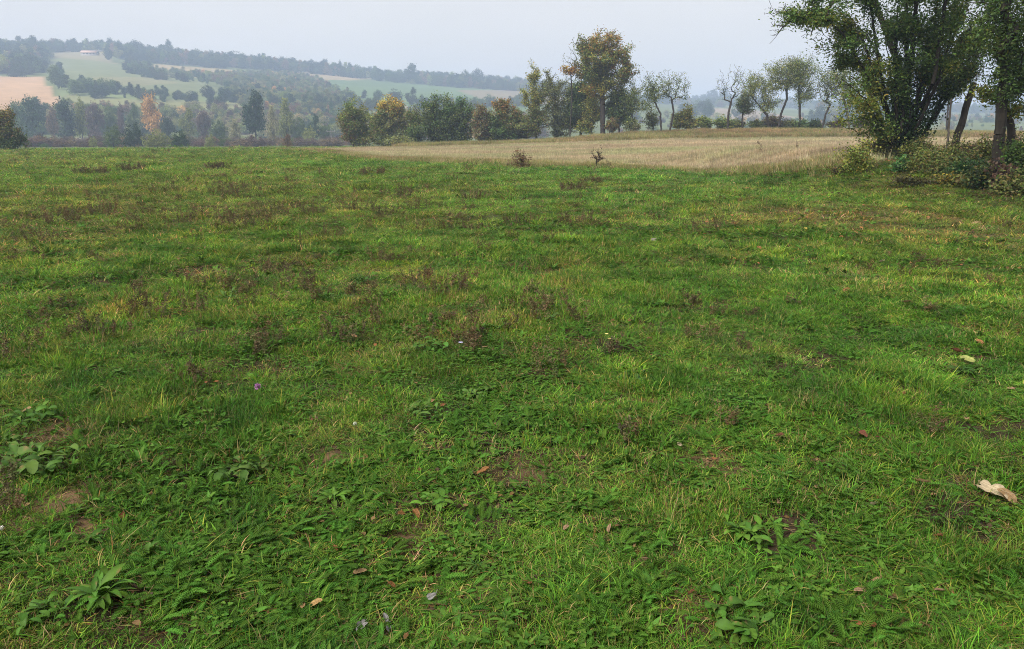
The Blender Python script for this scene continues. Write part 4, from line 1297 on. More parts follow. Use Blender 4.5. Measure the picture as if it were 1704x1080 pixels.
tree("shrub", "dark green shrub filling the right border under the straight trunk", "shrub", 19.5, [(1700, 300), (1698, 270)],
     [(1698, 235, 26, 28), (1690, 270, 22, 24), (1720, 260, 30, 40)], 200, 42, .085, .2, P_NEARD + [(1, (.06, .085, .025))], tr=.03, seed=57, group=UG, fine=True, tip=.005, step=.12, low=.1)
tree("shrub", "green and yellow leafy shrub left of the red-brown dead shrub", "shrub", 19.5, [(1640, 300), (1640, 290)],
     [(1636, 272, 20, 16), (1626, 288, 20, 10)], 100, 30, .08, .17, [(3, (.05, .08, .024)), (1.4, (.17, .15, .035)), (2, (.035, .06, .02))], tr=.02, seed=58, group=UG, fine=True, tip=.004, step=.1, low=.1)
tree("shrub", "brown tangled brush behind the leaning post", "shrub", 27, [(1645, 232), (1645, 225)],
     [(1630, 214, 34, 17), (1665, 216, 28, 16), (1600, 218, 26, 13), (1555, 222, 30, 16), (1510, 228, 30, 18), (1690, 212, 26, 18)], 300, 22, .09, .22, [(3, (.11, .08, .045)), (2, L_OLIVE), (1, (.16, .12, .06))], tr=.02, seed=59, group=UG, tip=.006, step=.15, low=.1)
tree("shrub", "brown and green scrub between the bushy tree and the stubble", "shrub", 27, [(1462, 262), (1462, 250)],
     [(1455, 245, 22, 14), (1478, 235, 18, 18)], 110, 26, .08, .2, [(2, (.10, .075, .03)), (3, L_OLIVE), (1, (.16, .14, .04))], tr=.02, seed=60, group=UG, tip=.005, step=.12, low=.1)
tree("shrub", "low olive ground shrub at the front of the hedge bank", "shrub", 20.8, [(1535, 303), (1535, 296)],
     [(1530, 296, 30, 8), (1555, 300, 30, 8), (1500, 292, 26, 8)], 120, 26, .06, .14, [(3, (.06, .065, .022)), (2, (.09, .075, .03)), (1, (.14, .13, .03))], tr=.012, seed=61, group=UG, fine=True, tip=.004, step=.1, low=.1)
for k_, (px_, py_, Y_, rx_, ry_, lab_) in enumerate([
    (1522, 262, 26, 34, 20, "dark tangled shrub directly right of the ivy-covered stems"), (1580, 262, 25, 36, 18, "dense olive shrub in front of the thin stake"),
    (1640, 262, 24, 36, 22, "tangled green shrub between the leaning post and the straight trunk"), (1690, 262, 23, 34, 30, "tall dark shrub behind the straight trunk at the right border"),
    (1560, 284, 22, 38, 12, "low brownish creeping shrub under the dark bramble mound"), (1625, 296, 20, 36, 12, "low leafy ground shrub left of the dead red-brown shrub"),
    (1686, 306, 18.5, 32, 18, "leafy shrub at the right border below the dead red-brown shrub"), (1475, 268, 27, 28, 18, "dark leafy shrub at the left of the ivy-covered stems")]):
    tree("shrub", lab_, "shrub", Y_, [(px_, py_ + ry_), (px_, py_)], [(px_, py_, rx_, ry_), (px_ - rx_ * .5, py_ + ry_ * .3, rx_ * .6, ry_ * .7), (px_ + rx_ * .6, py_ + ry_ * .2, rx_ * .6, ry_ * .8), (px_ + rx_ * (.5 - .25 * (k_ % 4)), py_ - ry_ * 1.1, rx_ * .3, ry_ * .7)],
         210, 13, .08, .24, [P_UNDER, P_UNDER + [(2, (.07, .11, .03))], P_UNDER + [(1.5, (.14, .12, .04))]][k_ % 3], tr=.02, seed=80 + k_, shell=1.5, bare=.15, group=UG, fine=True, tip=.004, step=.12, low=.1)
#PART3
#PART3
# ------------------------------------------------------------------ far trees: valley and hillside (150 m to 1.5 km)
def far_tree_meshes(seed, kind):
    """a tree of height 10 at the origin: separate trunk and crown meshes; white-based crown coloured per tree"""
    rng = np.random.default_rng(seed)
    T = np.array([[0, 0, -.6], [rng.normal() * .15, rng.normal() * .15, 2.2], [rng.normal() * .3, rng.normal() * .3, 4.6]])
    if kind == 'round': B = [((0, 0, 6.3), (3.6, 3.4, 3.3)), ((1.6, .5, 4.6), (2.5, 2.4, 2.4)), ((-1.8, -.3, 4.8), (2.4, 2.4, 2.6)), ((.3, -1.2, 3.2), (2.8, 2.6, 2.0))]
    elif kind == 'tall': B = [((0, 0, 7.6), (1.5, 1.5, 2.3)), ((.4, .2, 5.2), (2.0, 2.0, 2.6)), ((-.5, -.2, 3.2), (2.0, 2.0, 2.0))]
    elif kind == 'uneven': B = [((.9, 0, 7.9), (2.0, 1.9, 2.0)), ((-1.3, .2, 6.0), (2.2, 2.2, 2.2)), ((1.7, -.3, 4.8), (2.2, 2.2, 1.8)), ((-.2, 0, 3.0), (2.6, 2.4, 1.8))]
    else: B = [((0, 0, 4.6), (4.6, 4.4, 4.2)), ((3., .4, 3.2), (3.0, 3.0, 2.8)), ((-3.2, -.3, 3.4), (3.0, 3., 2.8)), ((.0, 0, 1.8), (4.4, 4.2, 1.8))]   # bush
    B = [(np.array(c) + rng.normal(size=3) * .35, np.array(R) * rng.uniform(.85, 1.15, 3)) for c, R in B]
    w = np.array([R[0] * R[2] for c, R in B]); n = (95 * w / w.sum()).astype(int) + 3
    att = np.concatenate([in_blob(c, R, k, rng, 2.0) for (c, R), k in zip(B, n)])
    att = att[att[:, 2] > .5]
    P, par, r, tips, ntr = skeleton(T, att, rng, .75, .03, .24, .3, 2.2, .15)
    wa, la = Acc(), Acc()
    wood(wa, P, par, r, np.array(BARK_DARK) * 1.2, rng, 4)
    k = 26
    q = np.repeat(P[tips], k, 0) + rng.normal(size=(len(tips) * k, 3)) * np.array([.55, .55, .40])
    q = q[q[:, 2] > .15]
    cl = np.repeat(rng.uniform(.75, 1.25, len(tips)), k)[:len(q), None] * rng.uniform(.75, 1.25, (len(q), 1)) * np.array([1., 1., 1.])
    leaves(la, q, .52, cl, rng, .3, .75)
    return wa.mesh("far_trunk", M_BARK), la.mesh("far_crown", M_LEAF), wa, la


FAR = {}
for kind in ('round', 'tall', 'uneven', 'bush'):
    FAR[kind] = [far_tree_meshes(300 + 7 * i + len(kind), kind) for i in range(3)]
frng = np.random.default_rng(77)


def far_tree(px, base_py, top_py, width, colr, label, kind='round', group=None, Y=None, name='valley_tree', cat='tree', parts=True, sink=0.0):
    g = None
    if Y is None:
        q = base_py
        g = ground_at(px, q)
        while np.hypot(g[0], g[1]) < 200 and q < 235:
            q += 1.5; g = ground_at(px, q)
    if g is None:
        p = at(px, base_py, Y); g = np.array([p[0], p[1], float(H(p[0], p[1]))])
    d = np.linalg.norm(g - np.array([0, 0, CAMH]))
    _, gy, dep = project(g)
    h = (gy - top_py) / F * dep * (.97 + .0)
    w = width / F * dep
    tm, cm, wa, la = FAR[kind][frng.integers(0, 3)]
    vx = float(np.ptp(np.concatenate(la.v)[:, 0])); vz = float(np.concatenate(la.v)[:, 2].max())
    root = bpy.data.objects.new(name, None) if parts else bpy.data.objects.new(name, cm)
    col.objects.link(root)
    root.location = g - np.array([0, 0, sink])
    root.rotation_euler = (0, 0, frng.uniform(-.5, .5))
    root.scale = (w / vx, w / vx, h / vz)
    tag(root, label, cat, group)
    if parts:
        for nm, me in (('trunk', tm), ('crown', cm)):
            o = bpy.data.objects.new(nm, me); col.objects.link(o); o.parent = root
            if nm == 'crown': o.color = (*colr, 1)
    else:
        root.color = (*colr, 1)
    return root


C_TEAL, C_DG, C_G, C_YG, C_PALE, C_OR, C_BR, C_PUR = (.050, .095, .045), (.034, .062, .026), (.095, .14, .038), (.22, .24, .065), (.30, .28, .13), (.52, .31, .11), (.20, .14, .08), (.13, .09, .07)
VG = "trees along the valley floor"
VT = [
    (30, 215, 163, 32, C_G, "mid-green round tree behind the meadow border bush", 'uneven', 300),
    (55, 216, 156, 44, C_TEAL, "dark blue-green round tree below the tan hillside field", 'round', 290),
    (112, 222, 160, 32, C_DG, "very dark narrow tree left of the pale yellow-green tree", 'tall', 285),
    (90, 224, 176, 26, C_BR, "brownish tree leaning on the very dark narrow tree", 'uneven', 300),
    (137, 226, 158, 26, C_YG, "tall pale yellow-green tree right of the very dark narrow tree", 'tall', 290),
    (162, 227, 166, 34, C_PUR, "broad purple-brown tree in the valley left of the peach-coloured tree", 'round', 300),
    (188, 224, 172, 28, C_G, "green round tree right of the broad purple-brown tree", 'round', 305),
    (204, 226, 168, 17, C_PUR, "slim dark plum-coloured tree left of the peach-coloured tree", 'tall', 300),
    (224, 224, 170, 24, C_G, "green tree touching the left of the peach-coloured tree", 'uneven', 310),
    (254, 222, 150, 50, C_OR, "large pale peach-orange autumn tree in the valley", 'uneven', 300),
    (280, 226, 192, 26, C_DG, "dark green tree below the right of the peach-coloured tree", 'round', 270),
    (313, 226, 178, 32, C_YG, "yellow-green tree right of the peach-coloured tree", 'uneven', 285),
    (342, 228, 180, 27, C_PUR, "dark reddish-brown tree between two green valley trees", 'round', 290),
    (366, 234, 198, 34, C_G, "green round tree left of the tall dark valley tree", 'round', 260),
    (392, 232, 196, 24, C_PALE, "pale brown thin tree at the left foot of the tall dark valley tree", 'tall', 270),
    (425, 226, 149, 46, (.028, .060, .026), "tallest dark green tree standing out in the valley", 'uneven', 255),
    (455, 228, 172, 24, C_PALE, "pale beige-leaved tree between the tall dark tree and the slender one", 'tall', 275),
    (478, 232, 160, 30, C_YG, "slender tall yellow-green tree right of the tallest dark valley tree", 'tall', 265),
    (500, 232, 192, 32, C_G, "green round tree right of the slender yellow-green tree", 'round', 265),
    (523, 234, 188, 26, C_TEAL, "blue-green tree left of the utility pole", 'uneven', 260),
    (543, 236, 200, 28, C_G, "green tree right beside the utility pole", 'round', 265),
    (515, 238, 208, 28, C_YG, "yellow-orange low tree left of the utility pole", 'bush', 240),
]
for px, b, t_, w, c, lab, kd, Yv in VT:
    far_tree(px, b, t_, w, np.array(c) * frng.uniform(.95, 1.1), lab, kd, VG, Yv)
BG = "bushes on the valley floor"
for px, b, t_, w, c, lab, kd, Yv in [
    (190, 246, 206, 36, C_G, "grey-green bush at the far border of the meadow, left of a yellow one", 'bush', 185),
    (224, 246, 202, 40, C_DG, "large dark green bush under the peach-coloured tree", 'bush', 185),
    (262, 247, 210, 50, C_YG, "wide yellow-green bush right of the large dark green bush", 'bush', 175),
    (300, 247, 214, 34, (.035, .07, .02), "deep green round bush at the right end of the valley bushes", 'bush', 170),
    (156, 246, 226, 16, C_YG, "tiny yellow-green bush left of the valley bushes", 'bush', 180),
    (350, 246, 222, 20, C_YG, "small yellowish bush right of the deep green round bush", 'bush', 190),
    (478, 246, 222, 20, C_BR, "small dark brownish tree just past the meadow border", 'uneven', 140),
    (430, 246, 226, 30, C_PUR, "grey-brown low bush under the tallest dark valley tree", 'bush', 190),
    (400, 247, 230, 40, C_BR, "brown low bush left of the grey-brown one", 'bush', 185),
    (90, 244, 231, 60, C_PUR, "long dark hedge bush under the pale valley field", 'bush', 200),
    (140, 244, 230, 44, C_PUR, "dark purple-brown hedge bush left of the large dark green bush", 'bush', 200),
    (330, 245, 232, 40, C_PUR, "dark low bush between the round bush and the yellowish bush", 'bush', 200),
    (510, 245, 230, 50, C_PUR, "grey-brown low bushy mound at the left of the utility pole", 'bush', 200),
    (552, 246, 228, 40, C_BR, "brownish low bush around the foot of the utility pole", 'bush', 200),
]:
    far_tree(px, b, t_, w, np.array(c), lab, kd, BG, Yv, 'valley_bush', 'bush')

HG = "single trees standing out on the hillside"
for px, b, t_, w, c, lab, kd in [
    (57, 92, 58, 24, C_DG, "tallest dark tree on the left end of the ridge", 'uneven'),
    (92, 86, 66, 20, C_DG, "small airy ridge tree right of the tallest dark tree", 'uneven'),
    (122, 86, 64, 22, C_DG, "rounded ridge tree left of the farm building", 'round'),
    (152, 84, 68, 30, C_DG, "low spreading ridge tree behind the farm building", 'bush'),
    (182, 102, 78, 18, C_DG, "dark tree on the slope just right of the farm building", 'round'),
    (190, 92, 66, 22, C_DG, "ridge tree above the dark slope tree", 'round'),
    (228, 96, 65, 34, C_DG, "wide ridge tree in the left wood", 'round'),
    (278, 100, 64, 24, C_TEAL, "umbrella-topped ridge tree standing above the wood", 'uneven'),
    (300, 104, 78, 26, C_DG, "rounded ridge tree right of the umbrella-topped one", 'round'),
    (355, 108, 87, 18, C_DG, "small pointed ridge tree before the gap in the wood", 'tall'),
    (397, 108, 84, 38, C_DG, "broad ridge tree after the gap in the wood", 'round'),
    (440, 110, 87, 16, C_TEAL, "slim oval ridge tree standing alone", 'tall'),
    (519, 118, 97, 18, C_DG, "ball-shaped ridge tree at the left of the long ridge wood", 'round'),
    (542, 122, 96, 26, C_DG, "double-crowned ridge tree beside the ball-shaped one", 'uneven'),
    (566, 124, 98, 10, C_DG, "thin spiky ridge tree with a ragged top", 'tall'),
    (683, 140, 104, 30, C_DG, "tall bushy ridge tree over the long ridge wood", 'uneven'),
    (712, 140, 116, 18, C_DG, "small pale ridge tree right of the tall bushy one", 'round'),
    (775, 146, 115, 22, C_DG, "ridge tree at the start of the right end of the wood", 'round'),
    (795, 146, 112, 26, C_DG, "broad flat ridge tree near the right end of the wood", 'round'),
    (512, 130, 120, 9, C_DG, "tiny dark tree in the upper tan field", 'round'),
    (548, 148, 134, 11, C_DG, "tiny tree in the middle of the long green hill field", 'round'),
    (584, 168, 148, 18, C_TEAL, "blue-green tree below the long green hill field, left end", 'round'),
    (606, 166, 147, 14, C_DG, "small dark round hill tree behind the orange-topped tree", 'tall'),
    (630, 172, 147, 20, C_TEAL, "dark hill tree above the orange-topped tree", 'round'),
    (660, 172, 146, 28, C_DG, "grey-blue hill tree between the orange-topped tree and the dome", 'round'),
    (684, 178, 143, 24, C_DG, "tall hazy hill tree left of the dark domed tree", 'uneven'),
    (430, 156, 136, 16, C_DG, "pointed dark hill tree above the tallest valley tree", 'tall'),
    (28, 128, 104, 30, C_DG, "dark hazy tree clump above the tan hillside field", 'bush'),
    (95, 150, 104, 34, C_G, "hazy green tree beside the upper end of the tan hillside field", 'uneven'),
    (142, 152, 126, 20, C_DG, "dark tree on the hedge below the green hillside meadow", 'round'),
    (1186, 172, 146, 26, C_DG, "hazy far ridge tree left of the leafless skyline tree", 'round'),
    (1205, 174, 142, 28, C_DG, "tall hazy far ridge tree behind the leafless skyline tree", 'uneven'),
    (1168, 172, 155, 20, C_DG, "small hazy far ridge tree at the dip of the ridge", 'bush'),
]:
    far_tree(px, b, t_, w, np.array(c) * frng.uniform(.9, 1.15), lab, kd, HG, None, 'hill_tree', 'tree', parts=False, sink=.5)

# woods that read as one mass (uncountable): points that carry joined trunk-and-crown meshes
T_WOOD = []
for kind in ('round', 'uneven', 'tall', 'bush'):
    for i in range(2):
        tm, cm, wa, la = FAR[kind][i]
        a = Acc()
        sc = .1
        v = np.concatenate(la.v) * sc; c = np.concatenate(la.c)
        o = 0
        for vv, cc, ff in zip(la.v, la.c, la.f): a.add(vv * sc, (ff - o), cc); o += len(vv)
        T_WOOD.append(template("wood_source", a, M_WOODS))


def wood_mass(name, polys, n, hlo, hhi, pal, label, seed, rmin=140, rmax=1700, wide=1.0, bushy=.3):
    rng = np.random.default_rng(seed)
    m = 900000
    r = np.sqrt(rng.uniform(rmin ** 2, rmax ** 2, m)); u = rng.uniform(-.85, .85, m)
    th = np.arctan(u)
    x, y = r * np.sin(th), r * np.cos(th)
    z = H(x, y)
    px, py, dep = project(np.stack([x, y, z], 1))
    ok = np.zeros(m, bool)
    for p in polys: ok |= inside(px, py, p)
    R = np.interp(x / y, RIDGE_TAN_X, RIDGE_R)
    ok &= r < R + 25
    idx_ = np.where(ok)[0]
    if len(idx_) > n: idx_ = rng.choice(idx_, n, replace=False)
    x, y, z = x[idx_], y[idx_], z[idx_]; k = len(x)
    h = rng.uniform(hlo, hhi, k) * rng.uniform(.75, 1.1, k)
    kind = np.where(rng.uniform(size=k) < bushy, rng.integers(6, 8, k), rng.integers(0, 6, k))
    w = h * rng.uniform(.85, 1.25, k) * wide
    points_object(name, np.stack([x, y, z - .3], 1), np.stack([np.zeros(k), np.zeros(k), rng.uniform(0, 6.28, k)], 1), np.stack([w, w, h], 1), kind,
                  pick(pal, k, rng, .25), T_WOOD, label)


PW_RIDGE = [(3, C_DG), (2, (.05, .08, .03)), (1.6, C_G), (.7, C_BR), (.5, C_YG)]
PW_SCRUB = [(5, (.14, .175, .06)), (2, C_G), (3, (.2, .215, .08)), (1.6, C_BR), (1.2, C_TEAL), (1.5, C_YG), (1, C_PALE), (.7, C_OR)]
PW_VAL = [(3, C_G), (1.5, C_TEAL), (2, C_BR), (1.5, C_PUR), (3.2, C_YG), (2.2, C_PALE), (1, C_OR), (.7, C_DG)]
wood_mass("ridge_wood", [[(-80, 80), (40, 84), (75, 88), (78, 105), (60, 125), (-80, 122)], [(75, 82), (178, 80), (178, 86), (75, 88)],
                         [(178, 84), (250, 90), (360, 100), (490, 112), (490, 120), (400, 115), (350, 113), (260, 106), (200, 100), (180, 95)]],
          1500, 9, 15, PW_RIDGE, "dark hazy wood along the left part of the ridge", 401)
wood_mass("ridge_wood", [[(470, 112), (560, 119), (700, 131), (860, 140), (980, 152), (980, 163), (860, 152), (760, 146), (640, 136), (560, 127), (470, 119)]],
          1100, 9, 15, PW_RIDGE, "long dark hazy wood along the middle of the ridge", 402)
wood_mass("ridge_wood", [[(1040, 160), (1160, 170), (1210, 166), (1300, 172), (1704, 184), (1704, 192), (1300, 182), (1160, 178), (1040, 170)],
                         [(1130, 186), (1240, 190), (1230, 200), (1140, 198)], [(1340, 196), (1520, 196), (1520, 206), (1340, 206)]], 900, 9, 15, PW_RIDGE, "faint blue wood along the far right ridge", 403)
wood_mass("hillside_scrub", [[(250, 118), (360, 126), (420, 122), (480, 122), (530, 135), (590, 165), (600, 195), (560, 215), (420, 205), (400, 178), (370, 160), (375, 145), (330, 132), (262, 128)]],
          1000, 3, 7, PW_SCRUB, "pale green scrub covering the middle of the hillside", 404, wide=1.25)
wood_mass("hedgerow", [[(96, 118), (120, 145), (150, 150), (240, 156), (330, 162), (400, 164), (400, 176), (330, 174), (240, 168), (150, 166), (105, 160)], [(210, 106), (250, 112), (262, 128), (350, 136), (350, 140), (255, 132), (205, 120)],
                       [(-40, 104), (70, 108), (80, 122), (-40, 122)], [(430, 172), (720, 176), (900, 170), (900, 178), (720, 190), (430, 190)]],
          480, 4.5, 9, [(3, C_DG), (2, C_G), (1, (.07, .085, .03))], "dark hedgerows dividing the hillside fields", 405)
wood_mass("valley_wood", [[(-60, 190), (60, 192), (110, 184), (250, 186), (420, 190), (600, 198), (900, 202), (900, 232), (600, 234), (400, 231), (240, 226), (60, 224), (-60, 226)]],
          800, 4, 9, PW_VAL, "mixed hazy autumn wood filling the valley floor", 406, rmin=200, bushy=.45)
wood_mass("valley_wood", [[(1020, 196), (1704, 196), (1704, 224), (1020, 224)]], 260, 3, 7, PW_VAL, "faint hazy wood low in the valley behind the skyline trees", 408, rmin=250, rmax=900, bushy=.5)
wood_mass("valley_hedge", [[(40, 237), (240, 239), (600, 239), (600, 244), (40, 245)]], 420, 1.6, 3.6, [(3, C_PUR), (2, C_BR), (1, C_G), (1, (.09, .08, .06))], "grey-brown low hedge just past the meadow border", 407, rmin=150, rmax=330, bushy=.9, wide=1.3)

# farm building on the ridge
g = ground_at(150, 92)
dep = float(project(g)[2]); k = dep / F
root = empty("farm_building", g)
tag(root, "long low farm building with a pinkish roof on the ridge", "farm building")
root.rotation_euler = (0, 0, .1)
L, Wd, hh = 24 * k * .5, 4.0, 2.4
a = Acc()
v = [(-L, -Wd, -1.5), (L, -Wd, -1.5), (L, Wd, -1.5), (-L, Wd, -1.5), (-L, -Wd, hh), (L, -Wd, hh), (L, Wd, hh), (-L, Wd, hh), (-L, 0, hh + 2.0), (L, 0, hh + 2.0)]
a.add(v, [np.array([[0, 1, 5, 4], [1, 2, 6, 5], [2, 3, 7, 6], [3, 0, 4, 7]]), np.array([[4, 7, 8], [5, 9, 6]])], np.array([.62, .58, .54]))
a.build("wall", plain_material("plaster", (.40, .36, .33)), root)
a = Acc(); e = .6
for sg in (-1, 1):
    p = np.array([(-L - e, sg * (Wd + e), hh - .3), (L + e, sg * (Wd + e), hh - .3), (L + e, 0, hh + 2.12), (-L - e, 0, hh + 2.12)])
    a.add(np.concatenate([p, p + np.array([0, 0, .22])]), np.array([[0, 1, 2, 3], [7, 6, 5, 4], [0, 4, 5, 1], [1, 5, 6, 2], [3, 2, 6, 7], [0, 3, 7, 4]]), np.array([.4, .25, .2]))
a.build("roof", plain_material("roof_tile", (.42, .27, .21)), root)
a = Acc()
for q in (-.6, -.15, .3, .7):
    x = q * L
    p = np.array([(x - 1., -Wd - .05, .6), (x + 1., -Wd - .05, .6), (x + 1., -Wd - .05, 1.7), (x - 1., -Wd - .05, 1.7)])
    a = Acc(); a.add(np.concatenate([p, p + np.array([0, .06, 0])]), np.array([[0, 1, 2, 3], [0, 4, 5, 1], [1, 5, 6, 2], [2, 6, 7, 3], [3, 7, 4, 0]]), np.array([.05, .05, .06]))
    a.build("window", plain_material("dark_glass", (.05, .055, .06), .3) if q == -.6 else bpy.data.materials["dark_glass"], root)

# utility pole in the valley
p = at(552, 240, 235); g = np.array([p[0], p[1], float(H(p[0], p[1]))])
dep = float(project(g)[2]); k = dep / F
hp = (project(g)[1] - 216) * k
root = empty("utility_pole", g)
tag(root, "pale utility pole with a cross-arm beyond the meadow border", "utility pole")
a = Acc(); tubes(a, [(0, 0, -.5)], [(0, 0, hp)], [.15], [.1], np.array([.22, .21, .2]), 8)
a.add([(0.12 * math.cos(q), .12 * math.sin(q), hp) for q in np.arange(8) * .785], np.array([[0, 1, 2, 3], [0, 3, 4, 7], [4, 5, 6, 7]]), np.array([.4, .4, .38])); a.build("pole", M_BARK, root)
a = Acc(); tubes(a, [(-1.3, -.15, hp - .7)], [(1.3, -.15, hp - .7)], [.08], [.08], np.array([.2, .19, .18]), 6); a.build("cross_arm", M_BARK, root)
for q in (-1.2, 0, 1.2):
    a = Acc(); z0 = hp - .62 if q else hp
    tubes(a, [(q, -.15 if q else 0, z0)], [(q, -.15 if q else 0, z0 + .3)], [.06], [.045], np.array([.5, .5, .5]), 6); a.build("insulator", M_BARK, root)

#PART4
# ------------------------------------------------------------------ broad-leaved plants in the grass
prng = np.random.default_rng(900)
C_PL, C_PLB, C_PLD, C_PLS = (.052, .122, .014), (.070, .158, .017), (.036, .088, .013), (.062, .124, .020)


def plant(px, py, wpx, n, aspect, c, lift, label, shape='lance', layers=2, stemmy=0.0, name='broadleaf_weed', cat='weed', group='broad-leaved weeds in the meadow'):
    g = ground_at(px, py)
    d = float(np.linalg.norm(g - np.array([0, 0, CAMH])))
    L = wpx * .5 / F * d * (.66 if shape == 'lance' else .48); n = int(n * 1.75)
    a = Acc()
    for k in range(n):
        th = k * 2.4 + prng.normal() * .5
        f = prng.uniform(.6, 1.12)
        lf = lift * prng.uniform(.35, 1.5)
        cc = np.array(c) * prng.uniform(.7, 1.3) * np.array([prng.uniform(.88, 1.2), 1, prng.uniform(.85, 1.15)])
        wp = None
        if shape == 'round': wp = lambda t: (0.18 if t < .25 else math.sin(math.pi * min(.98, (t - .25) / .75 * .93 + .07)) ** .6)
        elif shape == 'lance': wp = lambda t: (.25 + .1 * t if t < .2 else math.sin(math.pi * min(.985, .18 + .82 * (t - .2) / .8)) ** .8)
        off = prng.normal(size=2) * L * (.12 + stemmy * .75)
        z0 = .02 + abs(prng.normal()) * L * .35 * stemmy
        if stemmy > .2 and z0 > .01:
            tubes(a, [(off[0] * .4, off[1] * .4, -.01)], [(off[0], off[1], z0)], [.0016], [.0012], np.array(c) * .9, 4)
        strip_leaf(a, (off[0], off[1], z0), th, L * f, L * f * aspect, lf, prng.uniform(.7, 1.9), cc, prng, 7, wp, prng.normal() * .5, prng.uniform(.05, .4))
    o = a.build(name, M_HERB, smooth=True, loc=g)
    tag(o, label, cat, group)
    return o


plant(165, 1000, 150, 20, .24, C_PLB, .75, "largest bright green broad-leaved rosette at the lower left", 'lance')
plant(250, 930, 95, 9, .26, C_PL, 1.0, "upright broad-leaved rosette above the largest rosette", 'lance')
plant(60, 785, 150, 26, .40, C_PLS, .6, "wide grey-green leafy patch at the left border", 'round', stemmy=.7)
plant(35, 742, 80, 12, .36, C_PLS, .8, "grey-green leafy clump above the wide leafy patch at the left border", 'round', stemmy=.5)
plant(62, 705, 100, 14, .36, C_PL, .6, "dark leafy clump under a tan fallen leaf at the left border", 'round', stemmy=.6)
plant(55, 1035, 110, 14, .40, C_PL, .6, "low oval-leaved weed left of the largest rosette", 'round', stemmy=.6)
plant(150, 905, 70, 9, .34, C_PL, .5, "small flat rosette above and left of the largest rosette", 'lance')
plant(410, 792, 130, 22, .40, C_PLS, .6, "grey-green leafy patch at the left of centre", 'round', stemmy=.7)
plant(555, 835, 90, 16, .22, C_PLB, .8, "bright narrow-leaved rosette right of the grey-green leafy patch", 'lance')
plant(730, 848, 110, 16, .42, C_PLB, .7, "round-leaved bright rosette in the lower middle", 'round', stemmy=.3)
plant(700, 690, 90, 18, .38, C_PLS, .6, "drooping leafy weed with a dark hollow under it, in the middle", 'round', stemmy=.6)
plant(790, 662, 70, 15, .38, C_PLS, .55, "grey leafy weed right of the drooping leafy weed", 'round', stemmy=.5)
plant(1240, 900, 130, 20, .36, C_PLB, .8, "large broad-leaved weed with a pale upright leaf at the lower right", 'round', stemmy=.4)
plant(1170, 908, 70, 12, .42, C_PLB, .6, "small round-leaved weed left of the large broad-leaved weed", 'round', stemmy=.4)
plant(1225, 1050, 140, 20, .46, C_PL, .6, "broad pointed-leaved weed at the lower border right of centre", 'round', stemmy=.7)
plant(845, 1040, 90, 14, .20, C_PL, .6, "narrow-leaved flat rosette at the lower border right of the grey leaves", 'lance')
plant(795, 950, 70, 12, .14, C_PLD, .5, "flat dark grassy rosette in the lower middle", 'lance')
plant(1055, 632, 70, 12, .38, C_PLD, .6, "dark leafy weed with a pinkish leaf, right of centre", 'round', stemmy=.5)
plant(1608, 625, 60, 14, .34, C_PLD, .7, "blue-green leafy weed near the right border", 'round', stemmy=.4)
plant(720, 582, 90, 18, .36, C_PL, .6, "leafy weed patch beside a lilac flower", 'round', stemmy=.6)
plant(915, 538, 70, 14, .36, C_PLS, .7, "grey-green leafy weed in the middle distance, right of centre", 'round', stemmy=.5)
plant(605, 472, 60, 14, .36, C_PLD, .8, "dark green leafy weed in the middle distance, left of centre", 'round', stemmy=.5)
plant(650, 495, 50, 12, .36, C_PL, .7, "leafy weed just right and below the dark green leafy weed", 'round', stemmy=.5)
plant(918, 428, 40, 12, .4, C_PLD, .8, "small dark leafy weed far out in the meadow", 'round', stemmy=.5)
plant(380, 498, 60, 14, .34, C_PLS, .7, "pale grey-green weed in the left middle distance", 'round', stemmy=.5)
plant(545, 500, 55, 12, .36, C_PL, .7, "green weed patch left of the dark green leafy weed", 'round', stemmy=.5)
plant(335, 438, 36, 9, .30, C_PLS, 1.1, "upright pale-leaved weed alone at the left", 'lance')
plant(195, 628, 60, 10, .34, C_PL, .6, "low leafy weed at the left among brown stalks", 'round', stemmy=.4)
plant(1300, 800, 60, 10, .22, C_PL, .7, "small narrow-leaved rosette right of the middle", 'lance')
plant(620, 900, 60, 10, .3, C_PL, .6, "small plain-green rosette left of the round-leaved bright rosette", 'lance')

# ------------------------------------------------------------------ dead brown weed clumps
def dead_weed(px, py, wpx, hpx, label, pal=PAL_WEED, n=None, group='dead brown weed clumps in the meadow', name='dead_weed', heads=.016):
    g = ground_at(px, py)
    d = float(np.linalg.norm(g - np.array([0, 0, CAMH])))
    w, h = wpx / F * d, hpx / F * d
    k = d / F
    a = Acc()
    n = n or int(np.clip(w * 36, 6, 42))
    stalks(a, n, w * .5, h * .55, h * 1.15, max(.0014, k * .26), pal, prng, True, max(heads * .8, k * .95), .4, 4)
    root = a.build(name, M_DEAD, loc=g)
    tag(root, label, 'weed', group)


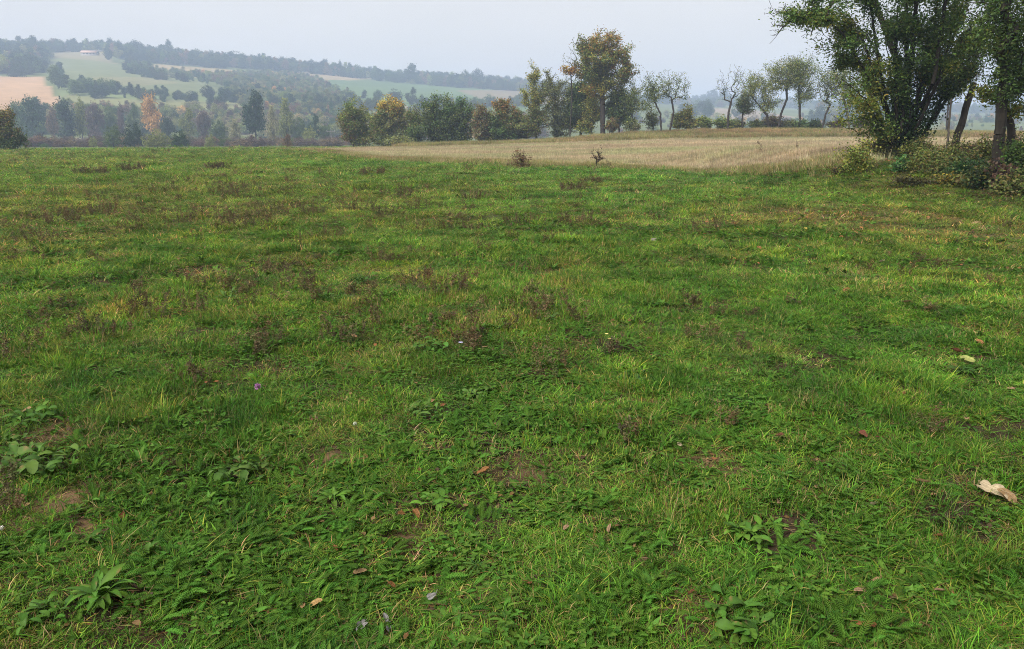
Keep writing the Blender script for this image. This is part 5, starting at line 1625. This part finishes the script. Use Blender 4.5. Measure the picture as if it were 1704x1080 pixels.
DW = [
    (380, 328, 44, 26, "dark brown round weed clump, upper left of the meadow"), (416, 376, 60, 26, "dense dark weed clump below the round one at upper left"),
    (450, 362, 50, 30, "tall purplish weed clump right of the dense dark one"), (100, 372, 54, 26, "dark weed clump at left, level with the tall purplish clump"),
    (150, 360, 60, 20, "low olive-brown weed clump at far left"), (540, 398, 46, 24, "dark weed clump standing alone left of centre"),
    (622, 290, 36, 12, "small far dark weed clump near the stubble corner"), (362, 282, 34, 12, "reddish far weed clump near the meadow border"),
    (220, 286, 36, 12, "brown far weed clump at the left near the meadow border"), (150, 292, 44, 14, "brown far weed patch left of the small brown one"),
    (660, 330, 44, 24, "dark weed clump below the far stubble corner"), (785, 334, 44, 18, "brown weed clump in the middle of the upper meadow"),
    (955, 318, 52, 16, "wide brown weed clump below the bare stubble sapling"), (985, 306, 34, 14, "dark weed clump right of the wide brown one"),
    (1168, 384, 54, 22, "low reddish-brown weed patch in the right upper meadow"), (690, 350, 50, 22, "brown weed clump left of the middle upper clump"),
    (590, 352, 50, 26, "reddish brown weed clump in the upper meadow, left of centre"), (640, 356, 36, 20, "small red-tinged weed clump right of the reddish brown one"),
    (960, 372, 50, 24, "brown weed clump left of the reddish-brown patch"), (860, 372, 46, 16, "dark low weed clump in the upper middle"),
    (790, 382, 44, 12, "flat dark weed patch in the upper middle"), (520, 358, 46, 22, "thin brown weed clump between two dark clumps"),
    (300, 372, 50, 22, "thin dark weed clump left of the dense dark one"), (60, 402, 50, 20, "olive-brown weed clump at the left border"),
    (330, 522, 46, 36, "dark brown weed in the left middle"), (255, 530, 40, 40, "tall dark weed left of the dark brown one"),
    (500, 480, 60, 38, "brown weed patch left of the middle"), (570, 570, 66, 44, "large brown weed patch in the left middle"),
    (745, 490, 70, 42, "brown weed patch in the centre of the meadow"), (690, 470, 50, 34, "brown weed clump left of the central patch"),
    (780, 570, 46, 40, "brown weed clump below the central patch"), (925, 620, 60, 60, "tall red-brown weed clump right of centre"),
    (12, 610, 36, 80, "tall reddish weed stalks at the left border"), (18, 850, 30, 90, "thick brown dock stalk at the left border"),
    (1010, 590, 14, 40, "red-brown seed stalk beside the yellow flowers"), (870, 490, 40, 26, "rusty weed clump right of the central patch"),
    (1060, 740, 30, 36, "small reddish dock stalk in the lower middle"), (640, 440, 30, 34, "leaning dark weed stalks above the dark leafy weed"),
    (420, 590, 50, 34, "thin brown weed clump in the left middle, near green tufts"), (180, 560, 60, 34, "reddish weed clump at left, below the tall dark weed"),
    (330, 640, 50, 44, "brown weed stalks above the grey-green leafy patch"), (1150, 505, 16, 26, "single dark seed stalk right of centre"),
]
for px, py, w, h, lab in DW:
    dead_weed(px, py, w, h, lab)

# ------------------------------------------------------------------ fallen leaves and flowers
def fallen_leaf(px, py, wpx, c, label, lobes=0, curl=.5, name='fallen_leaf', tiltd=.35, aspect=.62, z=.035):
    g = ground_at(px, py)
    d = float(np.linalg.norm(g - np.array([0, 0, CAMH])))
    L = wpx / F * d
    n = 26
    vs, cs = [np.zeros(3)], [np.array(c) * 1.1]
    nr = 4
    for r_ in range(1, nr + 1):
        for k in range(n):
            th = 2 * math.pi * k / n
            rad = 1.0
            if lobes: rad = .62 + .38 * abs(math.cos(th * lobes / 2.0)) ** .8
            else: rad = 1 - .10 * math.cos(3 * th) * .3
            q = r_ / nr
            x = math.cos(th) * .5 * L * rad * q; y = math.sin(th) * .5 * L * aspect * rad * q
            zz = curl * L * (.9 * (y / (L * .5)) ** 2 + .45 * (x / (L * .5)) ** 2 * math.cos(x / L * 3)) + prng.normal() * L * .012 * q
            vs.append(np.array([x, y, zz])); cs.append(np.array(c) * prng.uniform(.72, 1.2) * (1 - .15 * (q > .9)))
    f3 = [[0, 1 + k, 1 + (k + 1) % n] for k in range(n)]
    f4 = []
    for r_ in range(nr - 1):
        for k in range(n):
            i0 = 1 + r_ * n
            f4.append([i0 + k, i0 + n + k, i0 + n + (k + 1) % n, i0 + (k + 1) % n])
    a = Acc(); a.add(np.array(vs), [np.array(f3), np.array(f4)], np.array(cs))
    tubes(a, [(L * .48, 0, curl * L * .4), (-L * .45, 0, curl * L * .36)], [(L * .72, .01, curl * L * .45), (L * .48, 0, curl * L * .4 + .0005)], [.0014, .001], [.001, .0012], np.array(c) * .7, 4)
    o = a.build(name, M_DEAD, smooth=True, loc=g + np.array([0, 0, z]))
    o.rotation_euler = (prng.normal() * tiltd + .25, prng.normal() * tiltd, prng.uniform(0, 6.28))
    tag(o, label, 'leaf', 'fallen leaves in the grass')


TAN, PINK, ORG, RUST_, CREAM, GREYW, REDB, YEL_ = (.40, .26, .13), (.40, .25, .15), (.33, .155, .055), (.22, .085, .035), (.55, .44, .28), (.33, .31, .29), (.20, .075, .045), (.52, .44, .10)
FL = [
    (1648, 830, 50, CREAM, "large pale curled leaf with a torn edge near the right border", 5), (1672, 840, 34, TAN, "tan leaf tip touching the large pale curled leaf", 0),
    (806, 795, 32, ORG, "orange-brown curled leaf right of centre in the lower half", 3), (1433, 733, 26, REDB, "red and white curled leaf right of centre", 3),
    (1604, 706, 18, TAN, "small oval tan leaf above the large pale leaf", 0), (1534, 813, 22, TAN, "rounded tan leaf left of the large pale leaf", 0),
    (1360, 822, 20, TAN, "small tan leaf left of the rounded tan leaf", 0), (1294, 848, 18, PINK, "small pinkish leaf above the large broad-leaved weed", 0),
    (1452, 852, 24, CREAM, "upright pale yellow leaf on the clover patch", 3), (1014, 891, 18, PINK, "pale pink upright leaf in the lower middle", 0),
    (526, 1019, 28, (.48, .30, .12), "large ochre leaf at the lower border left of centre", 0), (600, 965, 28, (.42, .27, .13), "long tan curled leaf above the large ochre leaf", 0),
    (652, 988, 18, ORG, "small orange leaf right of the long tan leaf", 0), (1441, 1056, 34, (.32, .13, .05), "curled orange-brown leaf at the lower border right of centre", 3),
    (1562, 997, 16, PINK, "small pink leaf at the lower right", 0), (1427, 997, 16, PINK, "small rosy leaf left of the small pink leaf at the lower right", 0),
    (1457, 980, 15, TAN, "small tan leaf above the small rosy leaf", 0), (1076, 944, 15, PINK, "small pink leaf in the lower middle", 0),
    (602, 1056, 26, GREYW, "crumpled whitish-grey leaf at the lower border", 5), (641, 1043, 17, GREYW, "small pale grey oval leaf right of the crumpled one", 0),
    (645, 1062, 22, (.33, .31, .31), "darker grey leaf below the small pale grey oval one", 3), (718, 1006, 20, GREYW, "pale grey-white leaf in the lower middle", 3),
    (807, 585, 12, (.5, .34, .17), "tiny tan leaf beside the lilac flower", 0), (692, 867, 20, ORG, "bright orange-red leaf beside the round-leaved rosette", 0),
    (668, 866, 16, ORG, "small orange-red leaf left of the bright one", 0), (1296, 735, 18, REDB, "dark red pair-like leaf left of the red and white leaf", 3),
    (1463, 738, 14, REDB, "small dark red leaf right of the red and white leaf", 0), (1408, 488, 14, ORG, "orange leaf under the hedge, left of three", 0),
    (1518, 488, 14, (.40, .2, .08), "orange-tan leaf right of the orange one", 3), (1608, 484, 9, YEL_, "tiny bright yellow leaf near the right border", 0),
    (1590, 592, 22, REDB, "red-brown leaf near the right border", 3), (1608, 606, 24, (.38, .40, .12), "pale yellow-green leaf below the red-brown leaf", 0),
    (46, 691, 18, TAN, "tan leaf above the dark leafy clump at the left border", 0), (641, 662, 14, REDB, "small rust-red leaf in the middle", 0),
    (1692, 502, 18, CREAM, "pale leaf at the right border in the middle distance", 0), (1088, 404, 18, (.48, .44, .34), "pale dead leaf lying far out right of centre", 3),
    (1508, 508, 14, PINK, "pinkish leaf below the orange-tan leaf", 0), (1466, 440, 14, CREAM, "small pale leaf in the thin grass at right", 0),
    (1426, 404, 12, CREAM, "tiny pale leaf in the thin grass, left of the small pale leaf", 0), (1400, 398, 10, ORG, "tiny orange leaf in the thin grass", 0),
    (1552, 326, 9, TAN, "pale leaf at the foot of the hedge", 0), (1622, 375, 14, TAN, "tan leaf in the thin grass near the right border", 0),
    (1596, 445, 14, ORG, "orange-brown leaf in the thin grass near the right border", 3), (1370, 432, 12, TAN, "tan leaf in the thin grass left of the tiny orange one", 0),
    (558, 925, 14, ORG, "small orange leaf above the long tan curled leaf", 0), (866, 632, 12, TAN, "tiny tan leaf right of the grey leafy weed", 0),
    (942, 890, 16, PINK, "dull pink leaf left of the pale pink upright leaf", 0), (1130, 750, 12, CREAM, "tiny cream leaf in the right middle", 0),
    (1240, 884, 18, ORG, "thin orange leaf lying on the large broad-leaved weed", 0), (1680, 655, 12, PINK, "small pinkish leaf at the right border", 0),
    (1560, 905, 14, RUST_, "dark rust leaf below the rounded tan leaf", 0), (205, 870, 16, RUST_, "dull rust leaf at the left below the brown soil patch", 3),
    (1150, 1000, 14, RUST_, "dark rust leaf left of the broad pointed-leaved weed", 0), (880, 985, 18, RUST_, "rusty leaf above the narrow-leaved flat rosette", 3),
]
for px, py, w, c, lab, lb in FL:
    fallen_leaf(px, py, w * .86, np.array(c) * .72, lab, lb, prng.uniform(.25, .7))


def flower(px, py, wpx, c, label, hgt=.09, petals=9, ball=False):
    g = ground_at(px, py)
    d = float(np.linalg.norm(g - np.array([0, 0, CAMH])))
    R = wpx * .36 / F * d
    root = empty("flower", g); tag(root, label, 'flower')
    a = Acc(); tubes(a, [(0, 0, -.02)], [(.004, .003, hgt)], [.0016], [.0013], np.array(C_PL), 5); a.build("stem", M_HERB, root)
    a = Acc()
    if ball:
        n = 70; dr = norm(prng.normal(size=(n, 3)) + np.array([0, 0, .3]))
        leaves(a, np.array([.004, .003, hgt + R * .6]) + dr * R * .7, R * .8, np.tile(np.array(c), (n, 1)) * prng.uniform(.75, 1.2, (n, 1)), prng, .2, .4, False, 0, dr)
    else:
        for k in range(petals):
            strip_leaf(a, (.004, .003, hgt), k * 6.283 / petals, R, R * .6, .35, .5, np.array(c) * prng.uniform(.85, 1.1), prng, 3)
    a.build("bloom", M_DEAD, root)


flower(430, 672, 15, (.34, .15, .32), "single magenta clover flower left of centre", .10, ball=True)
flower(766, 592, 12, (.45, .42, .62), "pale lilac flower in the leafy weed patch", .10, 8)
flower(1008, 577, 9, (.80, .62, .22), "yellow flower beside the red-brown seed stalk, upper of two", .10, 10)
flower(1014, 581, 9, (.80, .60, .20), "yellow flower beside the red-brown seed stalk, lower of two", .08, 10)
flower(7, 920, 9, (.6, .58, .50), "small white clover flower at the left border", .10, ball=True)
flower(591, 736, 9, (.55, .58, .45), "small whitish clover flower in the middle", .10, ball=True)

# ------------------------------------------------------------------ the hazy air
top = ZTOP + 24
lo = -4.0
hb = bpy.data.meshes.new("haze")
x0, x1, y0, y1, z0, z1 = -2300, 2300, -75, 2400, min(lo, ZLOW - 1), top
hb.from_pydata([(x0, y0, z0), (x1, y0, z0), (x1, y1, z0), (x0, y1, z0), (x0, y0, z1), (x1, y0, z1), (x1, y1, z1), (x0, y1, z1)], [],
               [(3, 2, 1, 0), (4, 5, 6, 7), (0, 1, 5, 4), (1, 2, 6, 5), (2, 3, 7, 6), (3, 0, 4, 7)])
m = bpy.data.materials.new("haze"); m.use_nodes = True
t = m.node_tree; t.nodes.clear()
o_ = t.nodes.new('ShaderNodeOutputMaterial')
v_ = t.nodes.new('ShaderNodeVolumePrincipled')
v_.inputs['Color'].default_value = (.60, .735, 1.0, 1)
v_.inputs['Density'].default_value = HAZE
v_.inputs['Density Attribute'].default_value = ''
v_.inputs['Color Attribute'].default_value = ''
v_.inputs['Temperature Attribute'].default_value = ''
v_.inputs['Anisotropy'].default_value = 0.1
t.links.new(v_.outputs[0], o_.inputs['Volume'])
hb.materials.append(m)
hz = bpy.data.objects.new("haze", hb); col.objects.link(hz)
tag(hz, "thin blue autumn haze over the valley", kind='stuff')
